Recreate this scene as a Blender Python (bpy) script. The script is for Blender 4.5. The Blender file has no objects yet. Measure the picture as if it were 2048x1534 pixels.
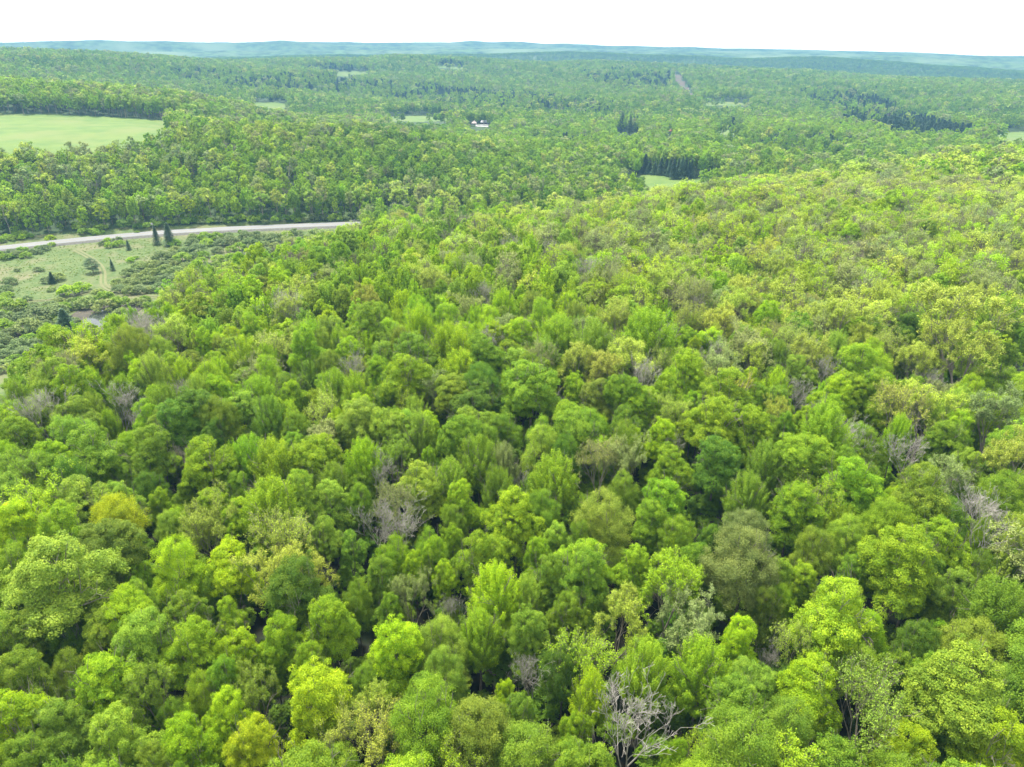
import bpy, math, random
import numpy as np
from mathutils import Matrix, Vector

# ------------------------------------------------------------------ camera, sky, sun
S = bpy.context.scene
F = 1400.0; PW, PH = 2048, 1534
PITCH = math.atan((767 - 102) / F); ROLL = math.radians(0.30); CZ = 72.0
cam = bpy.data.cameras.new("camera"); co = bpy.data.objects.new("camera", cam)
S.collection.objects.link(co); S.camera = co
cam.sensor_width = 36.0; cam.sensor_fit = 'HORIZONTAL'; cam.lens = 36.0 * F / PW
cam.clip_start = 0.5; cam.clip_end = 60000
_r = Matrix.Rotation(math.radians(90) - PITCH, 4, 'X') @ Matrix.Rotation(ROLL, 4, 'Z')
co.matrix_world = Matrix.Translation((0, 0, CZ)) @ _r

SUN_EL, SUN_AZ = math.radians(64), math.radians(-35)      # azimuth from +Y towards +X
EXPOSURE = 1.73
W = bpy.data.worlds.new("World"); S.world = W; W.use_nodes = True
nt = W.node_tree; nt.nodes.clear()
out = nt.nodes.new('ShaderNodeOutputWorld'); bg = nt.nodes.new('ShaderNodeBackground')
sky = nt.nodes.new('ShaderNodeTexSky'); sky.sky_type = 'NISHITA'; sky.sun_disc = False
sky.sun_elevation = SUN_EL; sky.sun_rotation = SUN_AZ; sky.dust_density = 2.0
SKY_STRENGTH = 0.05
tc = nt.nodes.new('ShaderNodeTexCoord')
mp = nt.nodes.new('ShaderNodeMapping'); mp.inputs['Scale'].default_value = (1.2, 1.2, 7.0)
nz = nt.nodes.new('ShaderNodeTexNoise'); nz.inputs['Scale'].default_value = 3.0
nz.inputs['Detail'].default_value = 6
cr = nt.nodes.new('ShaderNodeValToRGB')                      # a nearly closed bright cloud deck
cr.color_ramp.elements[0].position = 0.33; cr.color_ramp.elements[0].color = (17.0, 17.2, 17.6, 1)
cr.color_ramp.elements[1].position = 0.58; cr.color_ramp.elements[1].color = (26, 26, 26, 1)
mx = nt.nodes.new('ShaderNodeMix'); mx.data_type = 'RGBA'; mx.inputs[0].default_value = 0.88
L = nt.links.new
L(tc.outputs['Generated'], mp.inputs[0]); L(mp.outputs[0], nz.inputs[0]); L(nz.outputs[0], cr.inputs[0])
# the thin cloud is brightest low over the horizon, where it is seen lengthwise
sx = nt.nodes.new('ShaderNodeSeparateXYZ'); L(tc.outputs['Generated'], sx.inputs[0])
mr = nt.nodes.new('ShaderNodeMapRange'); mr.inputs['From Min'].default_value = 0.0; mr.inputs['From Max'].default_value = 0.22
mr.inputs['To Min'].default_value = 1.8; mr.inputs['To Max'].default_value = 0.74; L(sx.outputs[2], mr.inputs[0])
vm = nt.nodes.new('ShaderNodeVectorMath'); vm.operation = 'SCALE'; L(cr.outputs[0], vm.inputs[0]); L(mr.outputs[0], vm.inputs['Scale'])
L(sky.outputs[0], mx.inputs[6]); L(vm.outputs[0], mx.inputs[7]); L(mx.outputs[2], bg.inputs[0])
bg.inputs[1].default_value = SKY_STRENGTH; L(bg.outputs[0], out.inputs[0])
sun = bpy.data.lights.new("sun", 'SUN'); sun.energy = 3.7; sun.angle = math.radians(10); sun.color = (1, .95, .86)
so = bpy.data.objects.new("sun", sun); S.collection.objects.link(so)
_d = Vector((math.sin(SUN_AZ) * math.cos(SUN_EL), math.cos(SUN_AZ) * math.cos(SUN_EL), math.sin(SUN_EL)))
so.rotation_euler = _d.to_track_quat('Z', 'Y').to_euler()
vs = S.view_settings; S.display_settings.display_device = 'sRGB'
vs.view_transform = 'Standard'; vs.look = 'None'; vs.gamma = 1; vs.exposure = EXPOSURE; vs.use_curve_mapping = False
S.cycles.max_bounces = 10; S.cycles.diffuse_bounces = 7; S.cycles.transmission_bounces = 3; S.cycles.volume_bounces = 0
S.cycles.use_adaptive_sampling = False
S.cycles.use_denoising = True; S.cycles.denoiser = 'OPENIMAGEDENOISE'; S.cycles.denoising_input_passes = 'RGB_ALBEDO_NORMAL'
COL = S.collection
RNG = np.random.default_rng(7)

# ------------------------------------------------------------------ helpers
def ray(px, py):
    """azimuth (deg from +Y) and slope (rise per horizontal metre) of a line of sight"""
    x = (np.asarray(px, float) - 1024) / F; y = (767 - np.asarray(py, float)) / F
    c, s = math.cos(ROLL), math.sin(ROLL); x, y = x * c - y * s, x * s + y * c
    fy = math.cos(PITCH) + y * math.sin(PITCH); z = -math.sin(PITCH) + y * math.cos(PITCH)
    return np.degrees(np.arctan2(x, fy)), z / np.hypot(x, fy)
def project(X, Y, Z):
    Z = Z - CZ; f = Y * math.cos(PITCH) - Z * math.sin(PITCH); u = Y * math.sin(PITCH) + Z * math.cos(PITCH)
    f = np.maximum(f, 1e-3); x, y = X / f, u / f
    c, s = math.cos(-ROLL), math.sin(-ROLL); x, y = x * c - y * s, x * s + y * c
    return 1024 + x * F, 767 - y * F
def _hash(ix, iy, seed):
    h = (ix.astype(np.int64) * 374761393 + iy.astype(np.int64) * 668265263 + seed * 1442695041) & 0xFFFFFFFF
    h = ((h ^ (h >> 13)) * 1274126177) & 0xFFFFFFFF
    return ((h ^ (h >> 16)) & 0xFFFF) / 65535.0
def vnoise(x, y, scale, seed=0, octaves=3):
    x = np.asarray(x, float) / scale; y = np.asarray(y, float) / scale; t = 0; a = 1.0; n = 0
    for o in range(octaves):
        ix, iy = np.floor(x), np.floor(y); fx, fy = x - ix, y - iy
        fx = fx * fx * (3 - 2 * fx); fy = fy * fy * (3 - 2 * fy)
        v = (_hash(ix, iy, seed + o) * (1 - fx) + _hash(ix + 1, iy, seed + o) * fx) * (1 - fy) + \
            (_hash(ix, iy + 1, seed + o) * (1 - fx) + _hash(ix + 1, iy + 1, seed + o) * fx) * fy
        t = t + a * v; n += a; a *= .5; x = x * 2.03 + 17; y = y * 2.03 + 31
    return t / n
def inpoly(px, py, poly):
    px = np.asarray(px); py = np.asarray(py); r = np.zeros(px.shape, bool); n = len(poly)
    for i in range(n):
        x0, y0 = poly[i]; x1, y1 = poly[(i + 1) % n]
        if y0 == y1: continue
        c = ((y0 > py) != (y1 > py)) & (px < (x1 - x0) * (py - y0) / (y1 - y0) + x0)
        r ^= c
    return r
def mk_mesh(name, V, polys, mats=(), midx=None, face_attr=None, smooth=False):
    """polys: list of int arrays of shape (n,k)"""
    me = bpy.data.meshes.new(name); V = np.asarray(V, np.float32)
    me.vertices.add(len(V)); me.vertices.foreach_set('co', V.ravel())
    lens = np.concatenate([np.full(len(p), p.shape[1], np.int32) for p in polys])
    loops = np.concatenate([p.ravel() for p in polys]).astype(np.int32)
    me.loops.add(len(loops)); me.loops.foreach_set('vertex_index', loops)
    me.polygons.add(len(lens)); st = np.zeros(len(lens), np.int32); st[1:] = np.cumsum(lens)[:-1]
    me.polygons.foreach_set('loop_start', st)
    try: me.polygons.foreach_set('loop_total', lens)
    except Exception: pass
    for m in mats: me.materials.append(m)
    if midx is not None: me.polygons.foreach_set('material_index', np.asarray(midx, np.int32))
    me.polygons.foreach_set('use_smooth', np.full(len(lens), smooth))
    if face_attr:
        for k, v in face_attr.items():
            a = me.attributes.new(k, 'FLOAT', 'FACE'); a.data.foreach_set('value', np.asarray(v, np.float32))
    me.update(calc_edges=True)
    return me
def add(name, mesh, parent=None, loc=None, rotz=0, **props):
    o = bpy.data.objects.new(name, mesh); COL.objects.link(o)
    if parent is not None: o.parent = parent
    if loc is not None: o.location = loc
    if rotz: o.rotation_euler = (0, 0, rotz)
    for k, v in props.items(): o[k] = v
    return o

# ------------------------------------------------------------------ materials
def newmat(name):
    m = bpy.data.materials.new(name); m.use_nodes = True; return m, m.node_tree, m.node_tree.nodes['Principled BSDF']
def node(t, typ, **kw):
    n = t.nodes.new(typ)
    for k, v in kw.items(): setattr(n, k, v)
    return n
def math_(t, op, a, b):
    n = node(t, 'ShaderNodeMath', operation=op)
    for i, v in enumerate((a, b)):
        if isinstance(v, (int, float)): n.inputs[i].default_value = v
        else: t.links.new(v, n.inputs[i])
    return n.outputs[0]
def leaf_material(name, translucency=0.45, gain=1.0):
    m, t, b = newmat(name)
    at = node(t, 'ShaderNodeAttribute', attribute_type='INSTANCER', attribute_name='tint')
    fa = node(t, 'ShaderNodeAttribute', attribute_type='GEOMETRY', attribute_name='tone')
    hs = node(t, 'ShaderNodeHueSaturation')
    t.links.new(at.outputs['Color'], hs.inputs['Color'])
    t.links.new(math_(t, 'ADD', math_(t, 'MULTIPLY', fa.outputs['Fac'], -0.035), 0.5175), hs.inputs['Hue'])
    t.links.new(math_(t, 'MULTIPLY', math_(t, 'ADD', math_(t, 'MULTIPLY', fa.outputs['Fac'], 0.7), 0.65), gain), hs.inputs['Value'])
    t.links.new(hs.outputs[0], b.inputs['Base Color'])
    b.inputs['Roughness'].default_value = .55; b.inputs['Specular IOR Level'].default_value = .12
    tr = node(t, 'ShaderNodeBsdfTranslucent'); mxs = node(t, 'ShaderNodeMixShader'); mxs.inputs[0].default_value = translucency
    h2 = node(t, 'ShaderNodeHueSaturation'); h2.inputs['Hue'].default_value = .498; h2.inputs['Saturation'].default_value = 1.05; h2.inputs['Value'].default_value = 1.25
    t.links.new(hs.outputs[0], h2.inputs['Color']); t.links.new(h2.outputs[0], tr.inputs[0])
    o = t.nodes['Material Output']
    t.links.new(b.outputs[0], mxs.inputs[1]); t.links.new(tr.outputs[0], mxs.inputs[2]); t.links.new(mxs.outputs[0], o.inputs[0])
    return m
def noisy(name, c0, c1, scale, rough=.9, coords='Object', detail=6, c2=None, scale2=None):
    m, t, b = newmat(name)
    tc = node(t, 'ShaderNodeTexCoord'); n = node(t, 'ShaderNodeTexNoise'); n.inputs['Scale'].default_value = scale; n.inputs['Detail'].default_value = detail
    t.links.new(tc.outputs[coords], n.inputs[0])
    mx = node(t, 'ShaderNodeValToRGB'); mx.color_ramp.elements[0].position = .35; mx.color_ramp.elements[1].position = .65
    mx.color_ramp.elements[0].color = (*c0, 1); mx.color_ramp.elements[1].color = (*c1, 1)
    t.links.new(n.outputs[0], mx.inputs[0]); res = mx.outputs[0]
    if c2:
        n2 = node(t, 'ShaderNodeTexNoise'); n2.inputs['Scale'].default_value = scale2; n2.inputs['Detail'].default_value = 4
        t.links.new(tc.outputs[coords], n2.inputs[0])
        r2 = node(t, 'ShaderNodeValToRGB'); r2.color_ramp.elements[0].position = .48; r2.color_ramp.elements[1].position = .66
        r2.color_ramp.elements[0].color = (0, 0, 0, 1); r2.color_ramp.elements[1].color = (1, 1, 1, 1)
        t.links.new(n2.outputs[0], r2.inputs[0])
        mm = node(t, 'ShaderNodeMix', data_type='RGBA'); t.links.new(r2.outputs[0], mm.inputs[0]); t.links.new(res, mm.inputs[6])
        mm.inputs[7].default_value = (*c2, 1); res = mm.outputs[2]
    t.links.new(res, b.inputs['Base Color']); b.inputs['Roughness'].default_value = rough
    b.inputs['Specular IOR Level'].default_value = .2
    return m
M_leaf = leaf_material('broad_leaves')
M_bud = leaf_material('young_budding_leaves', .3)
M_needle = leaf_material('conifer_needles', .1, .9)
M_bark = noisy('grey_brown_bark', (.10, .085, .065), (.20, .18, .15), 1.5)
M_twig = noisy('grey_twigs', (.15, .13, .10), (.23, .205, .165), .9)
M_pale = noisy('weathered_pale_wood', (.20, .185, .155), (.33, .312, .275), 1.2)
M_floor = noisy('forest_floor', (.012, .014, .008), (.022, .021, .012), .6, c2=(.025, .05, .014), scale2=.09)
M_far = noisy('distant_woodland', (.010, .032, .010), (.095, .165, .05), .022, c2=(.14, .19, .09), scale2=.0035)
M_meadow = noisy('rough_meadow_grass', (.050, .085, .020), (.085, .112, .034), .30, c2=(.115, .115, .055), scale2=.05)
M_hay = noisy('mown_field_grass', (.070, .120, .022), (.100, .148, .028), .06, c2=(.110, .140, .036), scale2=.015)
M_verge = noisy('verge_grass', (.16, .20, .06), (.26, .27, .11), .3, c2=(.12, .18, .04), scale2=.06)
M_track = noisy('trodden_track', (.105, .115, .046), (.125, .13, .058), .5)
M_asphalt = noisy('sun_bleached_asphalt', (.135, .138, .14), (.155, .158, .16), .05)
M_gravel = noisy('road_shoulder_gravel', (.09, .09, .075), (.13, .125, .11), .8)
M_mud = noisy('dark_mud', (.04, .037, .028), (.075, .065, .048), .4)
M_fieldtrack = noisy('flattened_grass', (.12, .165, .065), (.14, .18, .08), .1)
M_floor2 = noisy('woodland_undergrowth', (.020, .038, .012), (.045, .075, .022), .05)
M_dirt = noisy('cleared_brown_earth', (.075, .055, .042), (.11, .078, .06), .06, c2=(.07, .085, .036), scale2=.02)
def plain(name, c, rough=.7, metal=0):
    m, t, b = newmat(name); b.inputs['Base Color'].default_value = (*c, 1); b.inputs['Roughness'].default_value = rough; b.inputs['Metallic'].default_value = metal
    tc = node(t, 'ShaderNodeTexCoord'); n = node(t, 'ShaderNodeTexNoise'); n.inputs['Scale'].default_value = 1.3
    t.links.new(tc.outputs['Object'], n.inputs[0])
    mx = node(t, 'ShaderNodeMix', data_type='RGBA'); t.links.new(n.outputs[0], mx.inputs[0])
    mx.inputs[6].default_value = (*[v * .8 for v in c], 1); mx.inputs[7].default_value = (*[min(1, v * 1.15) for v in c], 1)
    t.links.new(mx.outputs[2], b.inputs['Base Color']); return m
M_water = plain('pond_water', (.03, .035, .03), .08)
M_white = plain('white_paint', (.38, .38, .38)); M_yard = plain('pale_gravel_yard', (.30, .30, .28)); M_roofpink = plain('faded_pink_roof', (.50, .38, .36)); M_red = plain('red_roof', (.45, .12, .09)); M_roofgrey = plain('grey_metal_roof', (.30, .30, .32), .6)
M_barn = plain('dark_barn_boards', (.10, .03, .035)); M_glass = plain('window_glass', (.03, .04, .05), .1); M_steel = plain('galvanised_steel', (.5, .5, .5), .5, .6)
M_line_y = plain('yellow_road_paint', (.25, .19, .06)); M_line_w = plain('white_road_paint', (.26, .26, .26)); M_pole = plain('pole_wood', (.45, .42, .38))

# ------------------------------------------------------------------ terrain: measured points of the ground, then smooth relief
CTL = []           # azimuth, radius, z
def cp(px, py, r, h=18.0):
    a, s = ray(px, py); CTL.append((float(a), r, CZ + float(s) * r - h))
for a, r, z in [(-60, 12, 0), (0, 12, 0), (60, 12, 0), (-52, 50, -1), (0, 45, 0), (52, 50, 0), (-45, 85, -1), (0, 80, 0), (45, 85, 1),
                (-42, 125, -2), (-20, 130, -1), (0, 135, 0), (20, 135, 0), (42, 130, 1), (-50, 180, -9), (0, 200, -5), (20, 220, -3), (38, 220, 0), (38, 380, 0), (50, 300, 0), (50, 600, -4)]:
    CTL.append((a, r, z))
for q in [(0, 720, 172), (770, 447, 330), (810, 440, 333), (150, 660, 192), (320, 572, 240), (470, 515, 275), (600, 474, 305), (730, 455, 325), (1000, 425, 340), (1250, 398, 350), (1400, 368, 400), (1700, 333, 470), (1900, 305, 560), (2048, 293, 620)]: cp(*q)
for px, py, r_, z_ in [(0, 720, 203, -19), (0, 700, 232, -27.5), (150, 660, 224, -19), (150, 640, 255, -27.5), (320, 572, 280, -26), (320, 560, 305, -28), (470, 515, 316, -26.5), (600, 474, 345, -27), (730, 455, 362, -27), (1000, 425, 400, -28), (1250, 398, 420, -27), (1400, 368, 460, -24), (1400, 368, 520, -28), (1700, 333, 600, -26), (1900, 305, 720, -27), (2048, 293, 800, -27), (860, 440, 375, -27), (1120, 410, 405, -27), (1550, 350, 520, -25)]:
    CTL.append((float(ray(px, py)[0]), r_, z_))
FLOOR = -28.0
for px, py in [(0, 610), (0, 560), (200, 630), (100, 560), (200, 520), (0, 500), (150, 485), (300, 470), (400, 520), (450, 490), (500, 459), (725, 448), (620, 453), (300, 560), (1340, 365), (1300, 350), (1400, 360), (1480, 262), (2000, 270), (840, 237), (950, 247), (1700, 262)]:
    a, s = ray(px, py); r = (FLOOR - CZ) / float(s); CTL.append((float(a), r, FLOOR))
for a, r in [(-5, 480), (3, 520), (9, 560), (20, 800), (28, 950), (-45, 330), (-45, 480)]: CTL.append((a, r, FLOOR))
for q in [(0, 290, 700, 0), (130, 290, 700, 0), (250, 285, 700, 0), (340, 262, 760, 0), (0, 228, 950, 0), (200, 234, 920, 0), (350, 243, 880, 0),
          (0, 162, 1180), (200, 172, 1150), (350, 186, 1100), (480, 205, 1050), (600, 228, 980),
          (450, 250, 640), (600, 258, 640), (750, 262, 660), (950, 285, 680), (1100, 300, 690), (1250, 330, 640),
          (550, 209, 1450, 0), (690, 148, 2050, 0), (330, 160, 1750), (0, 140, 1600, 18), (0, 98, 2250), (150, 104, 2300), (300, 113, 2350), (430, 119, 2500), (600, 118, 2650), (800, 108, 2700), (1000, 116, 2700),
          (1200, 121, 2700), (1400, 129, 2600), (1550, 138, 2550), (1700, 151, 2450), (1850, 158, 2300), (2048, 167, 2200),
          (700, 190, 1650), (1000, 190, 1600), (1300, 190, 1600), (1600, 200, 1500), (1900, 215, 1450), (700, 150, 2100), (1000, 150, 2100), (1300, 155, 2050), (1600, 165, 2000), (1900, 185, 1800),
          (900, 222, 1240), (1200, 228, 1200), (1500, 235, 1180)]: cp(*q)
for a in (-45, -30, -15, 0, 15, 30, 45): CTL.append((a, 3250, -35.0)); CTL.append((a, 4300, -35.0))
for px, r_, z_ in [(0, 1390, -10), (200, 1350, -20), (350, 1290, -26), (480, 1230, -32), (600, 1130, -34), (450, 830, -24), (600, 810, -26), (750, 840, -34), (1000, 860, -36), (1200, 810, -34), (600, 720, -9), (750, 740, -12)]:
    CTL.append((float(ray(px, 240)[0]), r_, z_))
CTL.append((-48, 1000, 10)); CTL.append((-48, 2200, 50)); CTL.append((48, 1200, -20)); CTL.append((48, 2200, -10))
CTL = np.array(CTL)
def _feat(a, r): return np.stack([np.asarray(a) / 9.0, np.log(r) * 4.0], -1)
def _tps(P, Q):
    d2 = ((P[:, None, :] - Q[None, :, :]) ** 2).sum(-1) + 1e-9
    return np.sqrt(d2) ** 1.0 * 1.0 + 0 * d2 if False else np.sqrt(d2 + 0.02)
_P = _feat(CTL[:, 0], CTL[:, 1]); _n = len(_P)
_K = _tps(_P, _P) - 0.03 * np.eye(_n); _Pl = np.c_[np.ones(_n), _P]
_A = np.block([[_K, _Pl], [_Pl.T, np.zeros((3, 3))]]); _w = np.linalg.solve(_A, np.r_[CTL[:, 2], 0, 0, 0])
def _interp(profile):
    q = [(float(ray(px, py)[0]), float(ray(px, py)[1])) for px, py in profile]
    return np.array([a for a, _ in q]), np.array([s for _, s in q])
RIDGES = [  # distance, log-width, skyline as seen, tree height taken off
    (3800, .10, [(-300, 112), (0, 108), (180, 106), (300, 112), (420, 116), (560, 110), (700, 108), (850, 108), (1000, 106), (1150, 102), (1300, 108), (1500, 114), (1650, 112), (1800, 124), (2048, 140), (2350, 146)]),
    (4600, .08, [(-300, 100), (0, 101), (200, 104), (400, 101), (620, 100), (800, 99), (1000, 96), (1200, 99), (1400, 103), (1600, 108), (1760, 111), (1900, 117), (2048, 123), (2350, 128)]),
    (5500, .075, [(-300, 84), (0, 84), (120, 82), (200, 80), (260, 82), (330, 81), (420, 84), (470, 84), (560, 80), (640, 86), (760, 92), (900, 93), (1100, 95), (1400, 99), (1700, 106), (2048, 113), (2350, 117)]),
    (6300, .07, [(-300, 84), (0, 86), (300, 84), (600, 83), (700, 83), (790, 85), (870, 83), (900, 84), (945, 80), (985, 84), (1040, 83), (1080, 86), (1130, 86), (1200, 89), (1290, 90), (1400, 94), (1560, 97), (1700, 102), (1850, 106), (2048, 110), (2350, 112)]),
]
def ground(x, y):
    x = np.asarray(x, float); y = np.asarray(y, float); shp = x.shape; x = x.ravel(); y = y.ravel()
    r = np.maximum(np.hypot(x, y), 10.0); a = np.clip(np.degrees(np.arctan2(x, y)), -56, 56)
    z = np.empty_like(r)
    for i in range(0, len(r), 20000):
        q = _feat(a[i:i + 20000], np.minimum(r[i:i + 20000], 4300)); z[i:i + 20000] = _tps(q, _P) @ _w[:_n] + _w[_n] + q @ _w[_n + 1:]
    k = np.clip((r - 500) / 1200, 0, 1)
    rough = k * ((vnoise(x, y, 300, 3, 3) - .5) * 26)
    inv = np.clip(1 - np.abs(z - FLOOR) / 12, 0, 1) * np.clip((1400 - r) / 300, 0, 1)
    z = z + rough * (1 - inv)
    z = np.where((r < 480) & (z < FLOOR + 1.5), FLOOR + (z - FLOOR) * .25, z)
    far = np.full_like(z, -35.0)
    for rk, w, prof in RIDGES:
        aa, ss = _interp(prof); zr = CZ + (np.interp(a, aa, ss) + (vnoise(a, a * 0 + rk, 2.6, 5, 3) - .5) * .0026) * rk - (14 if rk < 4000 else 2)
        bump = np.exp(-((np.log(r) - math.log(rk)) / w) ** 2)
        far = np.maximum(far, -35 + (zr + 35) * bump + (vnoise(x, y, rk * .09, 11, 4) - .5) * (rk * .010) * (1 - bump * .72))
    
    t = np.clip((r - 2850) / 500, 0, 1); t = t * t * (3 - 2 * t)
    z = z * (1 - t) + np.where(t > 0, np.maximum(far, z * (1 - t) - 60 * t), 0) * t
    return z.reshape(shp)
def hit(px, py, h=0.0, rmax=3500.0):
    """the point of the ground (raised by h) seen in a direction: where a thing of the photo stands"""
    a, s = ray(px, py); a = float(a); s = float(s); rr = np.geomspace(30, rmax, 700)
    X = rr * math.sin(math.radians(a)); Y = rr * math.cos(math.radians(a))
    d = CZ + s * rr - (ground(X, Y) + h); i = np.argmax(d < 0)
    if d[i] >= 0: i = len(rr) - 1
    r = rr[i] if i == 0 else rr[i - 1] + (rr[i] - rr[i - 1]) * d[i - 1] / (d[i - 1] - d[i])
    X = r * math.sin(math.radians(a)); Y = r * math.cos(math.radians(a))
    return X, Y, float(ground(X, Y))
def hit_r(px, py, r):
    a = math.radians(float(ray(px, py)[0])); X, Y = r * math.sin(a), r * math.cos(a); return X, Y, float(ground(X, Y))

# open ground as outlines on the land (given in the photo's directions and a span of distances)
HAY = [([(-200, 205), (0, 228), (120, 229), (260, 236), (352, 243), (378, 247), (335, 264), (300, 282), (255, 304), (240, 316), (0, 318), (-200, 316)], 620, 1000)]
SMALL_FIELDS = [([(498, 204), (560, 205), (588, 211), (560, 221), (500, 212)], 1250, 1700), ([(664, 146), (700, 142), (745, 143), (730, 150), (668, 153)], 1900, 2300),
                ([(870, 131), (930, 135), (935, 139), (870, 136)], 2250, 2650),
                ([(770, 233), (840, 231), (912, 238), (905, 243), (770, 243)], 1080, 1400),
                ([(1422, 259), (1482, 260), (1500, 262), (1480, 270), (1425, 268)], 980, 1250), ([(1395, 205), (1440, 203), (1510, 206), (1510, 212), (1395, 211)], 1350, 1700),
                ([(1340, 126), (1390, 128), (1385, 133), (1342, 133)], 2350, 2700), ([(1330, 138), (1345, 138), (1346, 146), (1335, 148)], 2150, 2500),
                ([(1940, 268), (2060, 262), (2300, 262), (2300, 285), (2060, 284), (2000, 282)], 1000, 1400)]
CLEARING = [([(1284, 348), (1310, 346), (1350, 352), (1400, 357), (1440, 360), (1470, 372), (1300, 385), (1285, 372)], 520, 720)]
_top = [(-300, 484), (0, 476), (90, 470), (220, 459), (420, 447), (560, 443), (780, 438)]
MEADOW = [([(-300, 484), (0, 476), (90, 470), (230, 458), (230, 900), (-300, 950)], 226, 520), ([(230, 458), (400, 448), (400, 800), (230, 900)], 264, 520),
          ([(400, 448), (540, 444), (540, 760), (400, 800)], 303, 520), ([(540, 444), (700, 441), (700, 700), (540, 760)], 334, 520), ([(700, 441), (735, 440), (735, 660), (700, 700)], 350, 520)]
CUT = [([(1346, 147), (1358, 147), (1372, 170), (1390, 203), (1384, 204), (1362, 182), (1350, 162)], 1500, 2450)]
def both(zs): return zs
HAYVIEW = [([(-200, 205), (0, 228), (120, 229), (260, 236), (356, 243), (310, 258), (268, 272), (235, 287), (100, 292), (0, 290), (-200, 290)], 640, 1000)]
PONDVIEW = [([(168, 616), (250, 612), (256, 648), (180, 655)], 150, 335)]
BUILDPOLY = [([(936, 240), (985, 240), (985, 254), (936, 254)], 900, 1200), ([(1330, 260), (1348, 260), (1348, 270), (1330, 270)], 700, 1150)]
SPRUCEPOLY = [([(1232, 228), (1282, 232), (1282, 268), (1232, 268)], 700, 1150), ([(1234, 300), (1262, 300), (1390, 312), (1392, 360), (1300, 352), (1234, 336)], 560, 780)]
MEADOWVIEW = [([(-60, 480), (0, 475), (90, 470), (230, 458), (420, 447), (560, 443), (715, 445), (715, 458), (640, 468), (590, 478), (560, 500), (470, 530), (330, 585), (325, 605), (250, 645), (215, 668), (150, 655), (100, 690), (40, 730), (-60, 750)], 150, 520)]
def narrow(p):
    xs = [q[0] for q in p]; ys = [q[1] for q in p]; cx = sum(xs) / len(xs); y0 = min(ys); return [(cx + (x - cx) * .84, y0 + (y - y0) * .74) for x, y in p]
def zone(px, py, r, zones):
    m = np.zeros(np.shape(px), bool)
    for poly, r0, r1 in zones: m |= inpoly(px, py, poly) & (r > r0) & (r < r1)
    return m

def build_terrain():
    az = np.r_[np.arange(-180, -56, 4.0), np.arange(-56, 56, 0.3), np.arange(56, 180.1, 4.0)]
    rr = np.r_[0.5, np.geomspace(10, 260, 70), np.geomspace(264, 1000, 150), np.geomspace(1012, 6900, 180), 7000.0]
    A, R = np.meshgrid(np.radians(az), rr); X, Y = R * np.sin(A), R * np.cos(A); Z = ground(X, Y)
    Z[-1] = -60
    nr, na = X.shape; idx = np.arange(nr * na).reshape(nr, na)
    q = np.stack([idx[:-1, :-1], idx[:-1, 1:], idx[1:, 1:], idx[1:, :-1]], -1).reshape(-1, 4)[:, ::-1]
    V = np.stack([X, Y, Z], -1).reshape(-1, 3); C = V[q].mean(1)
    px, py = project(C[:, 0], C[:, 1], C[:, 2]); r = np.hypot(C[:, 0], C[:, 1]); vis = C[:, 1] > 20
    hay = vis & zone(px, py, r, HAY); sm = vis & zone(px, py, r, SMALL_FIELDS); cl = vis & zone(px, py, r, CLEARING)
    me = vis & zone(px, py, r, MEADOW) & ~hay; cu = vis & zone(px, py, r, CUT)
    far = (r > 3150) & ~(hay | sm | cl | me | cu)
    rest = ~(hay | sm | cl | me | cu | far)
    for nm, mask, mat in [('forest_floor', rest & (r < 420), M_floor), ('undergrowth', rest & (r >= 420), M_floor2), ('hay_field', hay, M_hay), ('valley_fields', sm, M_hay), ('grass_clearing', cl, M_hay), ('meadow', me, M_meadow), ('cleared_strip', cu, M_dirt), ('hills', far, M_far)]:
        f = q[mask]; u, inv = np.unique(f, return_inverse=True)
        add(nm, mk_mesh(nm, V[u], [inv.reshape(-1, 4)], [mat], smooth=True), kind='structure')
build_terrain()

def ribbon(name, pts, width, lift, mat, kind='structure', cross=3, step=4.0, off=0.0, parent=None):
    P = np.array(pts, float)[:, :2]; d = np.r_[0, np.cumsum(np.hypot(*np.diff(P, axis=0).T))]
    n = max(3, int(d[-1] / step)); t = np.linspace(0, d[-1], n)
    C = np.c_[np.interp(t, d, P[:, 0]), np.interp(t, d, P[:, 1])]
    for _ in range(12): C[1:-1] = C[1:-1] * .5 + .25 * (C[:-2] + C[2:])
    T = np.gradient(C, axis=0); T /= np.linalg.norm(T, axis=1)[:, None]; N = np.c_[T[:, 1], -T[:, 0]]
    zc = ground(C[:, 0], C[:, 1])
    for _ in range(10): zc[1:-1] = zc[1:-1] * .5 + .25 * (zc[:-2] + zc[2:])
    rows = []
    for k in range(cross):
        o = off + width * (k / (cross - 1) - .5); p = C + N * o; rows.append(np.c_[p, zc + lift])
    V = np.stack(rows, 1).reshape(-1, 3); idx = np.arange(n * cross).reshape(n, cross)
    q = np.stack([idx[:-1, :-1], idx[:-1, 1:], idx[1:, 1:], idx[1:, :-1]], -1).reshape(-1, 4)[:, ::-1]
    # skirt so the sheet has a bank at both sides
    a = len(V); e0 = V[idx[:, 0]] - [0, 0, lift + 1.2]; e1 = V[idx[:, -1]] - [0, 0, lift + 1.2]
    e0[:, :2] -= N * (lift * 2 + 1) * 1.0; e1[:, :2] += N * (lift * 2 + 1) * 1.0
    V = np.r_[V, e0, e1]; i0 = a + np.arange(n); i1 = a + n + np.arange(n)
    if lift > .3:
        q = np.r_[q, np.c_[i0[:-1], i0[1:], idx[1:, 0], idx[:-1, 0]], np.c_[idx[:-1, -1], idx[1:, -1], i1[1:], i1[:-1]]]
    return add(name, mk_mesh(name, V, [q], [mat], smooth=False), parent=parent, kind=kind), C, N, zc
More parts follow.
